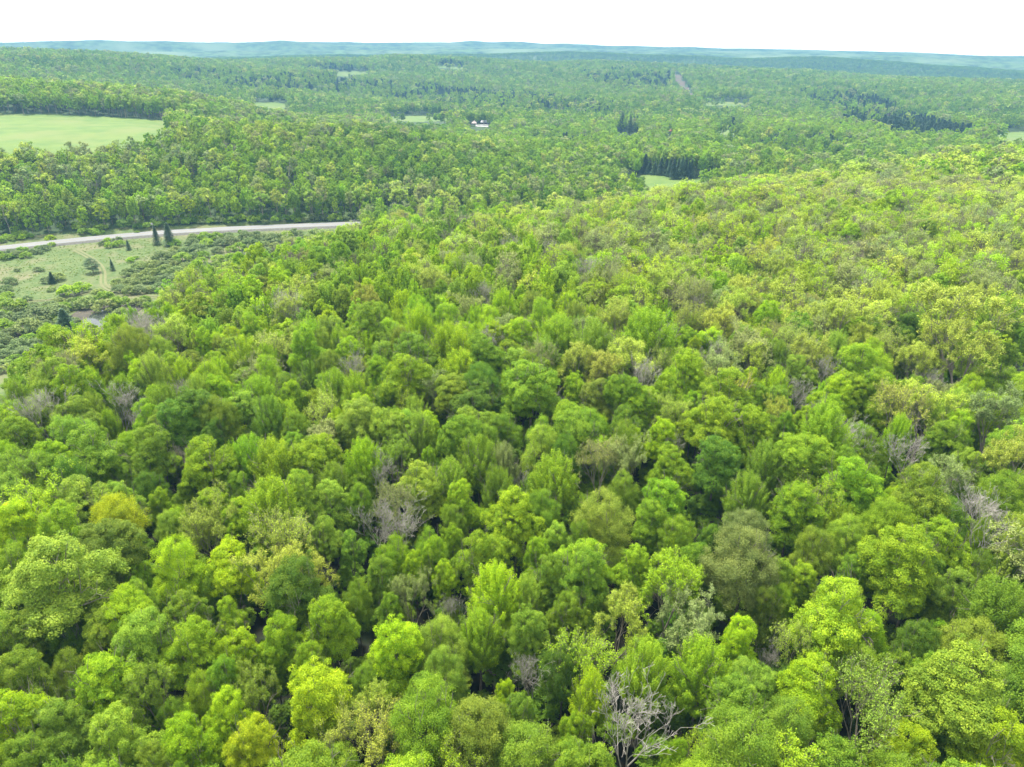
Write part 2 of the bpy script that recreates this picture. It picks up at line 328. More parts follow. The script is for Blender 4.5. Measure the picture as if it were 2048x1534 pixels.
ROADPX = [(-420, 545), (-200, 522), (0, 499), (100, 488), (200, 478), (300, 469), (400, 463), (500, 458), (620, 453), (690, 450.5), (740, 448.5), (800, 447), (870, 447), (960, 450)]
ROAD = [hit(px, py)[:2] for px, py in ROADPX[:11]]
_a = np.array(ROAD[-2]); _b = np.array(ROAD[-1]); _dd = (_b - _a) / np.linalg.norm(_b - _a)
ROAD += [tuple(_b + _dd * k + np.array([0, -0.0016]) * k * k) for k in (30, 70, 120, 180)]
if True:
    ribbon('road_shoulder', ROAD, 11.4, .9, M_gravel)
    _, RC, RN, RZ = ribbon('road', ROAD, 8.8, 1.0, M_asphalt)
    for nm, o, m in [('centre_line', -.12, M_line_y), ('centre_line', .12, M_line_y), ('edge_line', -3.7, M_line_w), ('edge_line', 3.7, M_line_w)]:
        ribbon(nm, ROAD, .13, 1.012, m, off=o, cross=2)
    TRK = [hit(px, py)[:2] for px, py in [(150, 500), (175, 512), (200, 528), (210, 548), (203, 570), (198, 578), (215, 583), (260, 588), (322, 596)]]
    TRK2 = [hit(px, py)[:2] for px, py in [(-60, 603), (40, 605), (110, 602), (160, 596), (198, 578)]]
    for T in (TRK, TRK2):
        ribbon('track', T, 1.1, .14, M_track, off=-.95, cross=2); ribbon('track', T, 1.1, .14, M_track, off=.95, cross=2)

def blob_sheet(name, px, py, rx, ry, lift, mat, seed, **kw):
    X, Y, Z = hit(px, py); n = 48; th = np.linspace(0, 2 * math.pi, n, endpoint=False)
    k = 1 + .35 * (vnoise(np.cos(th) * 2 + 5, np.sin(th) * 2 + 5, 1, seed) - .5) * 2
    rows = [(X, Y)] ; V = [(0, 0, 0)]
    V = [(X, Y)] + [(X + math.cos(t) * rx * q, Y + math.sin(t) * ry * q) for t, q in zip(th, k)]
    V = np.array(V); z = np.full(len(V), Z + lift)
    f = np.array([(0, 1 + i, 1 + (i + 1) % n) for i in range(n)])
    return add(name, mk_mesh(name, np.c_[V, z], [f], [mat]), **kw)
blob_sheet('mud_bank', 203, 638, 13, 21, .22, M_mud, 3, kind='structure')
blob_sheet('water', 208, 636, 7.5, 13, .30, M_water, 5, kind='structure')
blob_sheet('mud_bank', 80, 655, 26, 12, .2, M_mud, 9, kind='structure')

# ------------------------------------------------------------------ tree building
def leaves(P, N, size, rng, spread=.5):
    if size > .42: spread *= .55
    """quads centred at P with normals near N; returns verts, quads, tone"""
    n = len(P); N = N + rng.normal(0, spread, (n, 3)); N /= np.linalg.norm(N, axis=1)[:, None] + 1e-9
    t = rng.normal(0, 1, (n, 3)); U = np.cross(N, t); U /= np.linalg.norm(U, axis=1)[:, None] + 1e-9; Vv = np.cross(N, U)
    s = (size * rng.uniform(.7, 1.3, n) * .5)[:, None]; U = U * s; Vv = Vv * s * .72; b = N * s * rng.uniform(-.5, .5, (n, 1))
    V = np.stack([P - U, P - Vv + b, P + U, P + Vv + b], 1).reshape(-1, 3)
    return V, np.arange(4 * n).reshape(n, 4), rng.uniform(0, 1, n) if size < .36 else rng.uniform(.38, .62, n)
def sph(rng, n, zmin=-1.0):
    z = rng.uniform(zmin, 1, n); t = rng.uniform(0, 2 * np.pi, n); s = np.sqrt(1 - z * z)
    return np.c_[s * np.cos(t), s * np.sin(t), z]
def crown_clumpy(rng, n, size, clumpr=.62, nl=9, tall=1.0, fuzz=.10, cz=14.0, zr=.55, lr=2.5, lmin=1.5, lmax=2.4):
    """maple-like: lobes carrying leafy clumps. Crown radius 4.5, centre z 14.5"""
    lob = []
    for i in range(nl):
        a = i * 2.4 + rng.uniform(-.5, .5); zz = rng.uniform(-zr, min(zr, .62)); rad = lr * math.sqrt(max(.05, 1 - zz * zz)) * rng.uniform(.75, 1.1)
        lob.append((rad * math.cos(a), rad * math.sin(a), cz + zz * 4.3 * tall, rng.uniform(lmin, lmax)))
    lob.append((rng.uniform(-.6, .6), rng.uniform(-.6, .6), cz + .5 + 2.9 * tall, rng.uniform(1.7, 2.3))); lob.append((0, 0, cz - .2, 2.9))
    lob = np.array(lob); w = lob[:, 3] ** 2; ncl = 620 if n > 20000 else 300 if n > 5000 else 150 if n > 1000 else 60
    li = rng.choice(len(lob), ncl, p=w / w.sum()); D = sph(rng, ncl, -.45); near = n > 10000; out = np.where(rng.random(ncl) < (.16 if near else 0), rng.uniform(.15, .45, ncl), 0.0)
    C = lob[li, :3] + D * (lob[li, 3:4] * np.array([1, 1, .85])) * (rng.uniform(.74 if near else .82, 1.10 if near else 1.06, (ncl, 1)) + out[:, None])
    # keep the clumps that are not buried in another lobe
    dd = np.linalg.norm((C[:, None] - lob[None, :, :3]) / np.array([1, 1, .85]), axis=2) / lob[None, :, 3]; dd[np.arange(ncl), li] = 9
    keep = dd.min(1) > .70; C = C[keep]; D = D[keep]; out = out[keep]; ncl = len(C)
    cr = clumpr * rng.uniform(.5, 1.4, ncl) * np.where(out > 0, .7, 1)
    ci = rng.choice(ncl, n, p=cr ** 2 / (cr ** 2).sum()); d = sph(rng, n, -.35)
    d = d + D[ci] * .5; d /= np.linalg.norm(d, axis=1)[:, None]
    P = C[ci] + d * cr[ci, None] * np.array([1, 1, .75]) * rng.uniform(.75, 1.05, (n, 1)) + rng.normal(0, fuzz, (n, 3))
    V, Q, T = leaves(P, d + [0, 0, .45], size, rng, .38)
    ct = rng.uniform(-1, 1, ncl)[ci] * (.32 if near else .16); return V, Q, np.clip(T * .7 + .15 + ct, 0, 1)
def crown_plumes(rng, n, size, npl=230, tall=1.1, down=0.0):
    """ash/cherry-like: upswept leafy sprays"""
    D = sph(rng, npl, -.6); base = np.c_[D[:, :2] * 1.5, 11.0 - down + D[:, 2] * 2.2]
    tip = np.c_[D[:, :2] * 4.3 * rng.uniform(.5, 1.05, (npl, 1)), 13.6 - down + D[:, 2] * 5.0 * tall + rng.uniform(-.3, 1.1, npl)]
    pi = rng.integers(0, npl, n); t = rng.uniform(.25, 1, n) ** .75
    bend = (t * (1 - t))[:, None] * np.array([0, 0, -1.6])
    P = base[pi] * (1 - t)[:, None] + tip[pi] * t[:, None] + bend
    rad = (.60 * (1 - t) + .36)[:, None]; o = rng.normal(0, 1, (n, 3)); o /= np.linalg.norm(o, axis=1)[:, None]
    P = P + o * rad * rng.uniform(.4, 1, (n, 1))
    ax = tip[pi] - base[pi]; ax /= np.linalg.norm(ax, axis=1)[:, None]
    V, Q, T = leaves(P, o + ax * .3 + [0, 0, .5], size, rng, .35)
    ct = rng.uniform(-.2, .2, npl)[pi]; return V, Q, np.clip(T * .7 + .15 + ct, 0, 1)
def skeleton(rng, depth=6, fork=(2, 3), spread=.62, up=.25, trunk=.42, ratio=.74, cut=0.0):
    """branch segments p0 p1 r0 r1 level; scaled to height 20 and crown radius 4.5"""
    seg = []; tips = []
    def grow(p, d, l, r, lev):
        k = 2 if lev < 3 else 1
        for _ in range(k):
            d = d + rng.normal(0, .10 + .03 * lev, 3); d[2] += up * .12; d /= np.linalg.norm(d)
            q = p + d * l / k; r1 = r * .86; seg.append((*p, *q, r, r1, lev)); p, r = q, r1
        if lev >= depth: tips.append((*p, *d)); return
        for i in range(rng.integers(fork[0], fork[1] + 1)):
            if lev > 2 and rng.random() < cut: continue
            s = rng.normal(0, 1, 3); s -= d * s.dot(d); s /= np.linalg.norm(s) + 1e-9
            nd = d + s * spread * rng.uniform(.6, 1.3); nd[2] += up * .3; nd /= np.linalg.norm(nd)
            grow(p, nd, l * ratio * rng.uniform(.75, 1.2), r * (.62 if i else .76), lev + 1)
    p = np.zeros(3); d = np.array([0, 0, 1.0]); r = .26; H = 20 * trunk
    for i in range(5):
        d = d + rng.normal(0, .035, 3); d /= np.linalg.norm(d); q = p + d * H / 5; seg.append((*p, *q, r, r * .93, 0)); p = q; r *= .93
    for i in range(4):
        a = i * 1.57 + rng.uniform(-.4, .4); nd = np.array([math.cos(a) * spread * .8, math.sin(a) * spread * .8, 1.0]); nd /= np.linalg.norm(nd)
        grow(p, nd, 3.7, r * .66, 1)
    s = np.array(seg); t = np.array(tips)
    top = t[:, 2].max(); rad = np.percentile(np.hypot(t[:, 0], t[:, 1]), 92)
    fz = (20 - H) / (top - H); fx = 4.5 / rad
    for A, cols in ((s, ((0, 1, 2), (3, 4, 5))), (t, ((0, 1, 2),))):
        for c in cols:
            z = A[:, c[2]]; k = np.clip((z - H * .6) / (H * .6), 0, 1); A[:, c[0]] *= 1 + (fx - 1) * k; A[:, c[1]] *= 1 + (fx - 1) * k
            A[:, c[2]] = np.where(z > H, H + (z - H) * fz, z)
    return s, t
def tubes(s, sides=3, minr=0.0):
    p0, p1 = s[:, :3], s[:, 3:6]; r0, r1 = np.maximum(s[:, 6], minr), np.maximum(s[:, 7], minr); n = len(s)
    d = p1 - p0; d /= np.linalg.norm(d, axis=1)[:, None] + 1e-9; ref = np.where(np.abs(d[:, 2:3]) > .9, [[1, 0, 0]], [[0, 0, 1]])
    u = np.cross(d, ref); u /= np.linalg.norm(u, axis=1)[:, None]; v = np.cross(d, u); th = np.arange(sides) * 2 * np.pi / sides
    ring = u[:, None] * np.cos(th)[None, :, None] + v[:, None] * np.sin(th)[None, :, None]
    V = np.concatenate([p0[:, None] + ring * r0[:, None, None], p1[:, None] + ring * r1[:, None, None]], 1).reshape(-1, 3)
    b = (np.arange(n) * 2 * sides)[:, None]; k = np.arange(sides); k2 = (k + 1) % sides
    Q = np.stack([b + k, b + k2, b + sides + k2, b + sides + k], -1).reshape(-1, 4); return V, Q
def tufts(rng, tips, n, size, rad=.30):
    i = rng.integers(0, len(tips), n); o = rng.normal(0, 1, (n, 3)); o /= np.linalg.norm(o, axis=1)[:, None]
    P = tips[i, :3] + o * rad * rng.uniform(.1, 1, (n, 1)) - tips[i, 3:6] * rng.uniform(0, .6, (n, 1))
    V, Q, T = leaves(P, o + [0, 0, .8], size, rng, .5)
    ct = rng.uniform(-.2, .2, len(tips))[i]; return V, Q, np.clip(T * .7 + .15 + ct, 0, 1)
def conifer(rng, n, size, tall=1.0, levels=26, wide=2.6):
    """spruce 20 m: drooping whorls"""
    P = []; N = []
    per = max(2, int(n / (levels * 9)))
    for i in range(levels):
        f = i / (levels - 1); z = 2.0 + f * 17.5; R = wide * (1 - f) ** .85 * rng.uniform(.85, 1.1) + .12
        nb = 9
        for k in range(nb):
            a = k * 2 * math.pi / nb + i * .7 + rng.uniform(-.3, .3); m = per; t = rng.uniform(.15, 1, m); rr = R * rng.uniform(.8, 1.12)
            x = rr * t; side = rng.normal(0, .16 + .25 * (1 - t) * (1 - f), m) ; zz = z - .35 * R * t ** 1.5 + rng.normal(0, .07, m) + .12 * (t > .85)
            P.append(np.c_[x * math.cos(a) - side * math.sin(a), x * math.sin(a) + side * math.cos(a), zz])
            N.append(np.c_[np.full(m, .5 * math.cos(a)), np.full(m, .5 * math.sin(a)), np.ones(m)])
    P = np.concatenate(P); N = np.concatenate(N); return leaves(P, N, size, rng, .35)
def pine(rng, n, size):
    """white pine: irregular flat plates"""
    npl = 46; P = []
    f = rng.uniform(0, 1, npl); a = rng.uniform(0, 2 * np.pi, npl); R = 3.3 * np.sin(np.clip(1.15 - f, 0, 1) * 1.6) ** .8 * rng.uniform(.4, 1, npl)
    C = np.c_[R * np.cos(a), R * np.sin(a), 5 + f * 14.5]; i = rng.integers(0, npl, n); o = rng.normal(0, 1, (n, 3)) * [.75, .75, .22]
    return leaves(C[i] + o, np.tile([0, 0, 1.0], (n, 1)) + o * .5, size, rng, .4)
def shrubby(rng, n, size):
    """bush of radius 2.2, height 3"""
    nc = 26; D = sph(rng, nc, 0); C = D * [1.6, 1.6, 1.7] + [0, 0, .7]; i = rng.integers(0, nc, n); d = sph(rng, n, -.3)
    return leaves(C[i] + d * .62 * rng.uniform(.7, 1.1, (n, 1)), d + [0, 0, .5], size, rng, .4)

PROTO = {}      # kind -> lod -> list of dict(crown mesh, trunk mesh, whole object)
def whole(name, parts):
    """parts: (verts, quads, material, tone or None) -> one mesh"""
    V = []; Q = []; mi = []; tn = []; o = 0; mats = []
    for v, q, m, t in parts:
        if m not in mats: mats.append(m)
        V.append(v); Q.append(q + o); o += len(v); mi.append(np.full(len(q), mats.index(m))); tn.append(np.full(len(q), .5) if t is None else t)
    return mk_mesh(name, np.concatenate(V), [np.concatenate(Q)], mats, np.concatenate(mi), {'tone': np.concatenate(tn)})
CROWN = {'maple': lambda g, n, s: crown_clumpy(g, n, s, .60, int(g.integers(7, 12)) if s < .4 else 14, g.uniform(1.0, 1.5) if s < .4 else 1.45, .09, 13.2 if s < .4 else 12.4, .62 if s < .4 else .95, 2.9 if s < .4 else 2.1, 1.15 if s < .4 else 1.9, 2.3 if s < .4 else 2.6), 'plume': lambda g, n, s: crown_plumes(g, n, s, 230 if s < .4 else 120, 1.1 if s < .4 else 1.3, 0 if s < .4 else 1.5),
         'fine': lambda g, n, s: crown_clumpy(g, n, s, .5, 13 if s < .4 else 15, 1.3 if s < .4 else 1.5, .22, 13.2 if s < .4 else 12.4, .6 if s < .4 else .95, 2.5 if s < .4 else 2.1, 1.5 if s < .4 else 1.9, 2.4 if s < .4 else 2.6)}
LODN = {0: (60000, .172), 1: (9000, .47), 2: (1900, .92), 3: (430, 1.55)}
LODF = {0: (.27, .27, .21), 1: (.6, .6, .5)}
def seg_lod(s, lod, keepfrac, rng):
    lev = s[:, 8]; k = (lev <= 3) | (rng.random(len(s)) < keepfrac); return s[k]
for kind, (mat, nvar) in {'maple': (M_leaf, 9), 'plume': (M_leaf, 6), 'fine': (M_leaf, 6)}.items():
    PROTO[kind] = {}
    for lod in (0, 1, 2, 3):
        lst = []
        for v in range(nvar if lod < 2 else 4):
            rng = np.random.default_rng(100 + 17 * v + {'maple': 0, 'plume': 300, 'fine': 600}[kind])
            n, sz = LODN[lod]
            if kind == 'fine' and lod < 2: n, sz = int(n * 1.1), sz * .82
            if kind == 'plume' and lod < 2: sz *= .9
            cv, cq, ct = CROWN[kind](rng, n, sz)
            sk, tp = skeleton(rng, depth=4 if lod == 0 else 2, fork=(2, 3), spread=.7)
            sk = sk[sk[:, 8] <= (4 if lod == 0 else 1)]
            tv, tq = tubes(sk, 5 if lod == 0 else 3)
            d = {}
            if lod == 0: d['crown'] = mk_mesh('crown', cv, [cq], [mat], None, {'tone': ct}); d['trunk'] = mk_mesh('trunk', tv, [tq], [M_bark])
            parts = [(cv, cq, mat, ct)] + ([(tv, tq, M_bark, None)] if lod < 3 else [])
            d['obj'] = bpy.data.objects.new(f'{kind}_{lod}_{v}', whole(f'{kind}_tree', parts)); lst.append(d)
        PROTO[kind][lod] = lst
for kind, nvar in {'bud': 6, 'bare': 4}.items():
    PROTO[kind] = {}
    for lod in (0, 1, 2, 3):
        lst = []
        for v in range(nvar if lod < 2 else 3):
            rng = np.random.default_rng(900 + 31 * v + (0 if kind == 'bud' else 500))
            dep = {0: 7, 1: 6, 2: 4, 3: 3}[lod] if kind == 'bud' else {0: 8, 1: 6, 2: 5, 3: 4}[lod]
            sk, tp = skeleton(rng, depth=dep if lod else dep, fork=(2, 3) if lod < 2 else (2, 2), spread=.55 if kind == 'bud' else .50, up=.55 if kind == 'bud' else .75, trunk=.36 if kind == 'bud' else .42, ratio=.76, cut=0 if kind == 'bud' else .16)
            if len(sk) > (7500 if lod == 0 else 900): pass
            mr = {0: .011, 1: .026, 2: .05, 3: .09}[lod]
            if kind == 'bare': sk[:, 6:8] *= .62
            big = sk[:, 8] <= 2; d = {}
            b0 = tubes(sk[big], 5 if lod == 0 else 3, mr); b1 = tubes(sk[~big], 3, mr)
            if kind == 'bud':
                n, sz = {0: (17000 if v % 3 else 6500, .165), 1: (4200 if v % 3 else 2200, .40), 2: (1000, .85), 3: (300, 1.5)}[lod]
                lv, lq, lt = tufts(rng, tp, n, sz, .42) if lod == 0 else crown_clumpy(rng, int(n * .8), sz * .92, .6, 12, 1.15, .3, 14.2, .7, 2.3, 1.7, 2.4)
                if lod == 0:
                    tv = np.concatenate([b0[0], b1[0]]); tq = np.concatenate([b0[1], b1[1] + len(b0[0])])
                    d['crown'] = mk_mesh('crown', lv, [lq], [M_bud], None, {'tone': lt}); d['trunk'] = mk_mesh('trunk', tv, [tq], [M_twig])
                parts = [(lv, lq, M_bud, lt), (*b0, M_twig, None)] + ([(*b1, M_twig, None)] if len(b1[0]) else [])
            else:
                if lod == 0: d['trunk'] = mk_mesh('trunk', b0[0], [b0[1]], [M_pale]); d['branches'] = mk_mesh('branches', b1[0], [b1[1]], [M_pale])
                parts = [(*b0, M_pale, None)] + ([(*b1, M_twig, None)] if len(b1[0]) else [])
            d['obj'] = bpy.data.objects.new(f'{kind}_{lod}_{v}', whole(f'{kind}_tree', parts)); lst.append(d)
        PROTO[kind][lod] = lst
for kind, fn in {'spruce': conifer, 'pine': pine, 'shrub': shrubby}.items():
    PROTO[kind] = {}
    for lod in (0, 1, 2, 3):
        lst = []
        for v in range(3):
            rng = np.random.default_rng(1500 + 13 * v); n, sz = {0: (9000, .28), 1: (2600, .5), 2: (520, 1.0), 3: (130, 1.9)}[lod]
            if kind == 'shrub': n, sz = {0: (3600, .2), 1: (1300, .34), 2: (240, .7), 3: (60, 1.2)}[lod]
            cv, cq, ct = fn(rng, n, sz); tl = np.array([[0, 0, 0, 0, 0, 1.6 if kind == 'shrub' else 18.5, .2 if kind != 'shrub' else .09, .05, 0]])
            tv, tq = tubes(tl, 6); d = {}
            mat = M_leaf if kind == 'shrub' else M_needle
            if lod < 2: d['crown'] = mk_mesh('crown', cv, [cq], [mat], None, {'tone': ct}); d['trunk'] = mk_mesh('trunk', tv, [tq], [M_bark])
            d['obj'] = bpy.data.objects.new(f'{kind}_{lod}_{v}', whole(f'{kind}_plant', [(cv, cq, mat, ct), (tv, tq, M_bark, None)])); lst.append(d)
        PROTO[kind][lod] = lst

# colours of leaves (real reflectances)
TONE = {'g': (.165, .275, .020), 'b': (.215, .345, .016), 'y': (.255, .390, .012), 'v': (.300, .395, .014), 'l': (.215, .330, .032), 'd': (.110, .205, .018),
        'o': (.180, .255, .028), 'k': (.300, .385, .044), 's': (.200, .265, .072), 'x': (.225, .275, .075), 'c': (.040, .080, .036), 'C': (.058, .110, .044), 't': (.145, .205, .070)}
WORDS = {'g': 'mid green', 'b': 'bright green', 'y': 'yellow-green', 'v': 'golden yellow-green', 'l': 'pale green', 'd': 'dark green', 'o': 'olive green', 'k': 'yellow', 's': 'silvery green', 'x': 'dull buff', 'c': 'blackish green', 'C': 'dark green', 't': 'grey-green'}

# ------------------------------------------------------------------ trees one can tell apart in the photograph
# crown centre x, y, crown width (photo pixels), form, tone
HERO = """120 1170 175 M l;220 1108 120 M o;238 1055 100 P v;275 1160 60 M b;355 1140 105 P v;345 1070 60 P l;410 1090 52 B o;412 1155 45 M l;465 1140 105 M y;265 1235 100 M y
215 1272 85 M l;370 1240 100 M g;460 1245 70 M b;150 1265 80 P d;20 1290 90 M l;90 1290 50 M g;55 1370 100 M g;150 1355 70 P o;215 1370 115 M b;295 1295 115 M l
305 1390 90 B g;390 1305 110 M b;480 1310 92 M y;548 1330 60 M b;25 1450 115 M y;120 1470 100 M l;240 1485 110 M l;350 1440 60 P g;380 1490 100 M y;460 1440 90 M y
510 1500 100 M v;520 1395 85 B o;60 1545 100 M g;320 1545 90 M g;565 1090 120 B k;555 1155 115 B k;612 1160 90 B k;655 1082 78 M l;706 1102 58 M l;760 1058 85 N s
805 1050 95 N s;760 1165 80 M g;830 1148 60 M y;862 1100 70 P g;905 1090 52 M b;892 1160 60 M y;960 1118 105 M b;1025 1040 118 M b;990 1190 120 F y;1050 1200 80 F l
825 1195 75 B s;715 1205 62 P g;655 1250 118 M b;570 1290 92 M b;780 1230 60 M g;790 1300 115 M y;880 1285 100 P l;892 1345 80 P l;906 1228 52 N o;620 1335 80 M b
635 1395 135 M v;690 1485 95 B k;760 1495 115 B k;740 1438 80 B k;850 1400 95 M g;950 1480 140 P o;1045 1440 90 M g;1012 1402 50 M y;1065 1350 78 N s;1050 1270 95 M g
1270 1145 80 M b;1340 1175 130 B y;1372 1262 115 B s;1238 1245 118 B k;1105 1165 100 M g;1135 1235 85 M g;1392 1130 80 M g;1490 1130 140 P s;1552 1165 70 M g;1290 1345 120 F b
1400 1345 125 F b;1475 1290 85 M y;1505 1375 90 M l;1530 1225 72 P o;1535 1312 52 N o;1600 1292 90 B k;1180 1395 85 F y;1275 1465 190 N s;1350 1525 60 M b;1470 1425 125 M g
1150 1470 70 M b;1568 1475 120 P g;1625 1110 80 P o;1692 1085 80 P l;1800 1135 140 M b;1875 1095 95 M b;1900 1190 85 M l;1955 1150 60 P g;1990 1222 125 F g;1665 1240 158 M b
1712 1345 92 P g;1790 1350 75 M g;1620 1390 130 M y;1740 1435 150 B l;1830 1290 70 P d;1925 1395 175 M l;2032 1300 70 M l;1990 1495 130 M y;1800 1510 100 M y;1880 1490 70 M d
1716 737 92 M b;1450 788 112 M b;1425 850 115 M b;1500 868 95 M b;1432 925 110 M d;1550 842 60 B k;1810 662 62 M d;1915 655 150 B k;1930 715 110 B k;1695 650 90 B k
1722 695 60 B k;1838 735 75 B k;1850 775 50 N s;1795 825 100 B k;1855 825 95 B k;1820 915 95 N s;1690 880 90 N s;1632 832 60 N o;1890 885 80 M g;1905 830 75 F l
1985 845 100 B s;1530 932 90 F g;1605 925 112 M b;1700 975 110 M b;1780 1015 60 M y;1592 1020 112 M b;1492 1000 95 F g;1490 1078 92 P s;1870 985 90 B s;1922 975 60 N s
1965 1055 115 N s;2022 905 85 M g;2010 1000 90 P g;1990 640 80 F g;1640 650 70 B k;1580 690 80 B k;1520 690 72 B k;1440 660 80 B k;1430 722 72 N s;1500 772 60 M y
1144 870 106 M g;1110 680 110 F b;1095 715 80 F l;1205 752 92 B k;1320 740 76 B k;1380 742 72 B k;1300 672 130 F b;1058 775 130 M g;1113 812 52 N s;1150 782 62 M b
1250 852 72 M g;1332 825 62 B l;1262 892 62 M y;1320 882 80 M y;1345 900 60 N s;1080 902 92 P l;1198 930 90 B s;1248 928 82 B s;1342 940 92 M b;1328 1005 100 M b
1300 1050 82 M g;1108 962 112 F b;1205 1042 116 P k;1245 985 62 P l;722 832 92 M y;830 832 70 F l;795 856 62 M b;900 792 92 M g;650 830 82 B k;637 872 32 M b
635 925 105 M b;668 972 80 F g;732 920 52 N s;790 922 82 B g;860 932 52 M b;840 975 105 M l;792 1022 92 B s;922 1010 80 M b;955 925 105 F g;1005 935 85 F s
485 828 92 M l;45 890 88 M g;90 832 72 M l;160 842 82 M l;305 912 102 M g;185 918 122 M g;110 960 82 M g;250 968 62 M g;282 852 62 N s;420 930 112 M b
358 800 62 N s;552 930 112 F b;545 1020 130 F b;305 985 62 P d;170 1010 105 M l;242 1010 72 M l;85 1025 62 P k;15 1012 92 M l;40 960 80 B g;420 1062 100 B o
350 1060 60 M b;720 1010 60 P g;480 985 70 M g;590 870 70 P g;440 1180 60 P g;1420 1090 70 M d;1350 1080 80 P g;1700 1160 70 M g;1160 1090 70 P g;1075 1120 70 M b
960 1250 45 B o;500 905 60 M g;400 850 60 B s;720 750 55 B k;560 700 60 M b;430 740 60 M b;350 745 70 M b;250 790 60 F g;180 780 60 M b;620 760 60 F g"""
ORD_ = ['first', 'second', 'third', 'fourth', 'fifth', 'sixth', 'seventh', 'eighth', 'ninth', 'tenth', 'eleventh', 'twelfth', 'thirteenth', 'fourteenth', 'fifteenth', 'sixteenth'] + [f'{n}th' for n in range(17, 80)]
DEN = {'maple': 5.25, 'fine': 5.15, 'plume': 4.9, 'bud': 4.8, 'bare': 4.5, 'shrub': 4.5, 'spruce': 2.9, 'pine': 4.2}
FORM = {'M': 'maple', 'F': 'plume', 'P': 'fine', 'B': 'bud', 'N': 'bare'}
TREES = []      # dict(x,y,z,R,sz,form,tone,hero)
def tint(t, rng, amt=.10):
    c = np.array(TONE[t]); h = rng.normal(0, amt, 3); h[0] += 0; return tuple(np.clip(c * (1 + h * [.45, .3, .8]) * (1 + rng.normal(0, amt * .8)), .004, .6))
for e in HERO.replace('\n', ';').split(';'):
    px, py, w, f, t = e.split(); px, py, w = float(px), float(py), float(w); f = FORM[f]; hc = 14.0
    for _ in range(3):
        X, Y, Z = hit(px, py, hc); d = math.sqrt(X * X + Y * Y + (CZ - Z - hc) ** 2); R = w * d / F / 2; sz = .5 + .5 * R / 4.5; hc = 14.2 * sz
    TREES.append(dict(x=X, y=Y, z=Z, R=R * 1.06, sz=sz * (1.0 if f != 'bud' else 1.03), form=f, tone=t, px=px, py=py, w=w, hero=True))


# ------------------------------------------------------------------ conifers, bushes, buildings and road things
def plant(name, form, px, py, wpx, hpx, tone, label, group=None, lod=1, lean=0):
    X, Y, Z = hit(px, py); d = math.sqrt(X * X + Y * Y + (CZ - Z) ** 2); w = wpx * d / F; cosd = math.hypot(X, Y) / d; h = hpx * d / F / cosd
    base = {'spruce': (5.4, 20.0), 'pine': (7.0, 20.0), 'shrub': (4.6, 3.0), 'maple': (9.0, 20.0), 'bud': (9.0, 20.0)}[form]
    if form == 'shrub': h = w * .60; w *= 1.22
    ps = PROTO[form][lod]; dd = ps[(int(px) * 7 + int(py)) % len(ps)]
    rt = add(name, None, label=label, category='bush' if form == 'shrub' else 'tree'); rt.empty_display_size = .5
    if group: rt['group'] = group
    w *= (1.55 if py < 400 else 1.15) if form == 'spruce' else 1
    rt.location = (X, Y, Z - .1); rt.rotation_euler = (0, lean, (px * 1.7 + py) % 6.28); rt.scale = (w / base[0], w / base[0], h / base[1])
    col = tint(tone, RNG, .07)
    for part in ('trunk', 'crown'):
        if part in dd: p = bpy.data.objects.new(part, dd[part]); COL.objects.link(p); p.parent = rt; p['tint'] = col
    return X, Y
for a in [(315, 489, 17, 34, 'C', 'dark conifer beside the road, left one of the tall pair'), (341, 491, 25, 40, 'C', 'taller dark conifer of the roadside pair, with bushes at its foot'), (258, 500, 10, 18, 'C', 'small narrow spruce just below the road'),
          (226, 541, 10, 20, 'C', 'small pointed spruce right of the meadow track'), (106, 567, 14, 20, 'c', 'dark little spruce in the bushes of the open meadow'),
          (137, 668, 40, 44, 'C', 'dark conifer standing at the edge of the wood below the pond')]:
    plant('spruce_tree', 'spruce', *a, lod=0)
plant('pine_tree', 'pine', 187, 546, 24, 26, 'C', 'broad round pine left of the meadow track', lod=0)
SPR = [(1244, 333, 17, 34), (1252, 334, 10, 24), (1269, 336, 12, 24), (1279, 345, 12, 28), (1289, 347, 15, 36), (1298, 348, 11, 22), (1309, 349, 12, 22), (1321, 350, 13, 32), (1331, 351, 11, 30), (1339, 353, 12, 32), (1346, 358, 13, 36), (1355, 356, 11, 36), (1362, 358, 13, 42), (1369, 357, 12, 38), (1376, 356, 9, 30), (1381, 356, 13, 34)]
for i, (px, py, w, h) in enumerate(SPR):
    plant('spruce_tree', 'spruce', px, py, w * 1.15, h, 'c' if i % 3 else 'C', ['dark spruce standing apart at the left end of the row by the clearing', 'slim spruce just right of the left end spruce by the clearing'][i] if i < 2 else ('dark spruce at the right end of the row behind the grass clearing' if i == 15 else f'dark spruce in the row behind the grass clearing, {ORD_[i]} from its left end'), 'spruces in a row behind the grass clearing')
for i, (px, py, w, h) in enumerate([(1236, 262, 8, 22), (1243, 264, 13, 36), (1252, 262, 8, 27), (1259, 270, 10, 36), (1266, 263, 9, 28), (1273, 262, 9, 27)]):
    plant('spruce_tree', 'spruce', px, py, w * 1.2, h, 'c', ['leftmost', 'tallest and broadest, second', 'third', 'fourth', 'fifth', 'rightmost'][i] + ' dark spruce in the far clump above the clearing', 'far clump of spruces in the valley wood', lod=1)

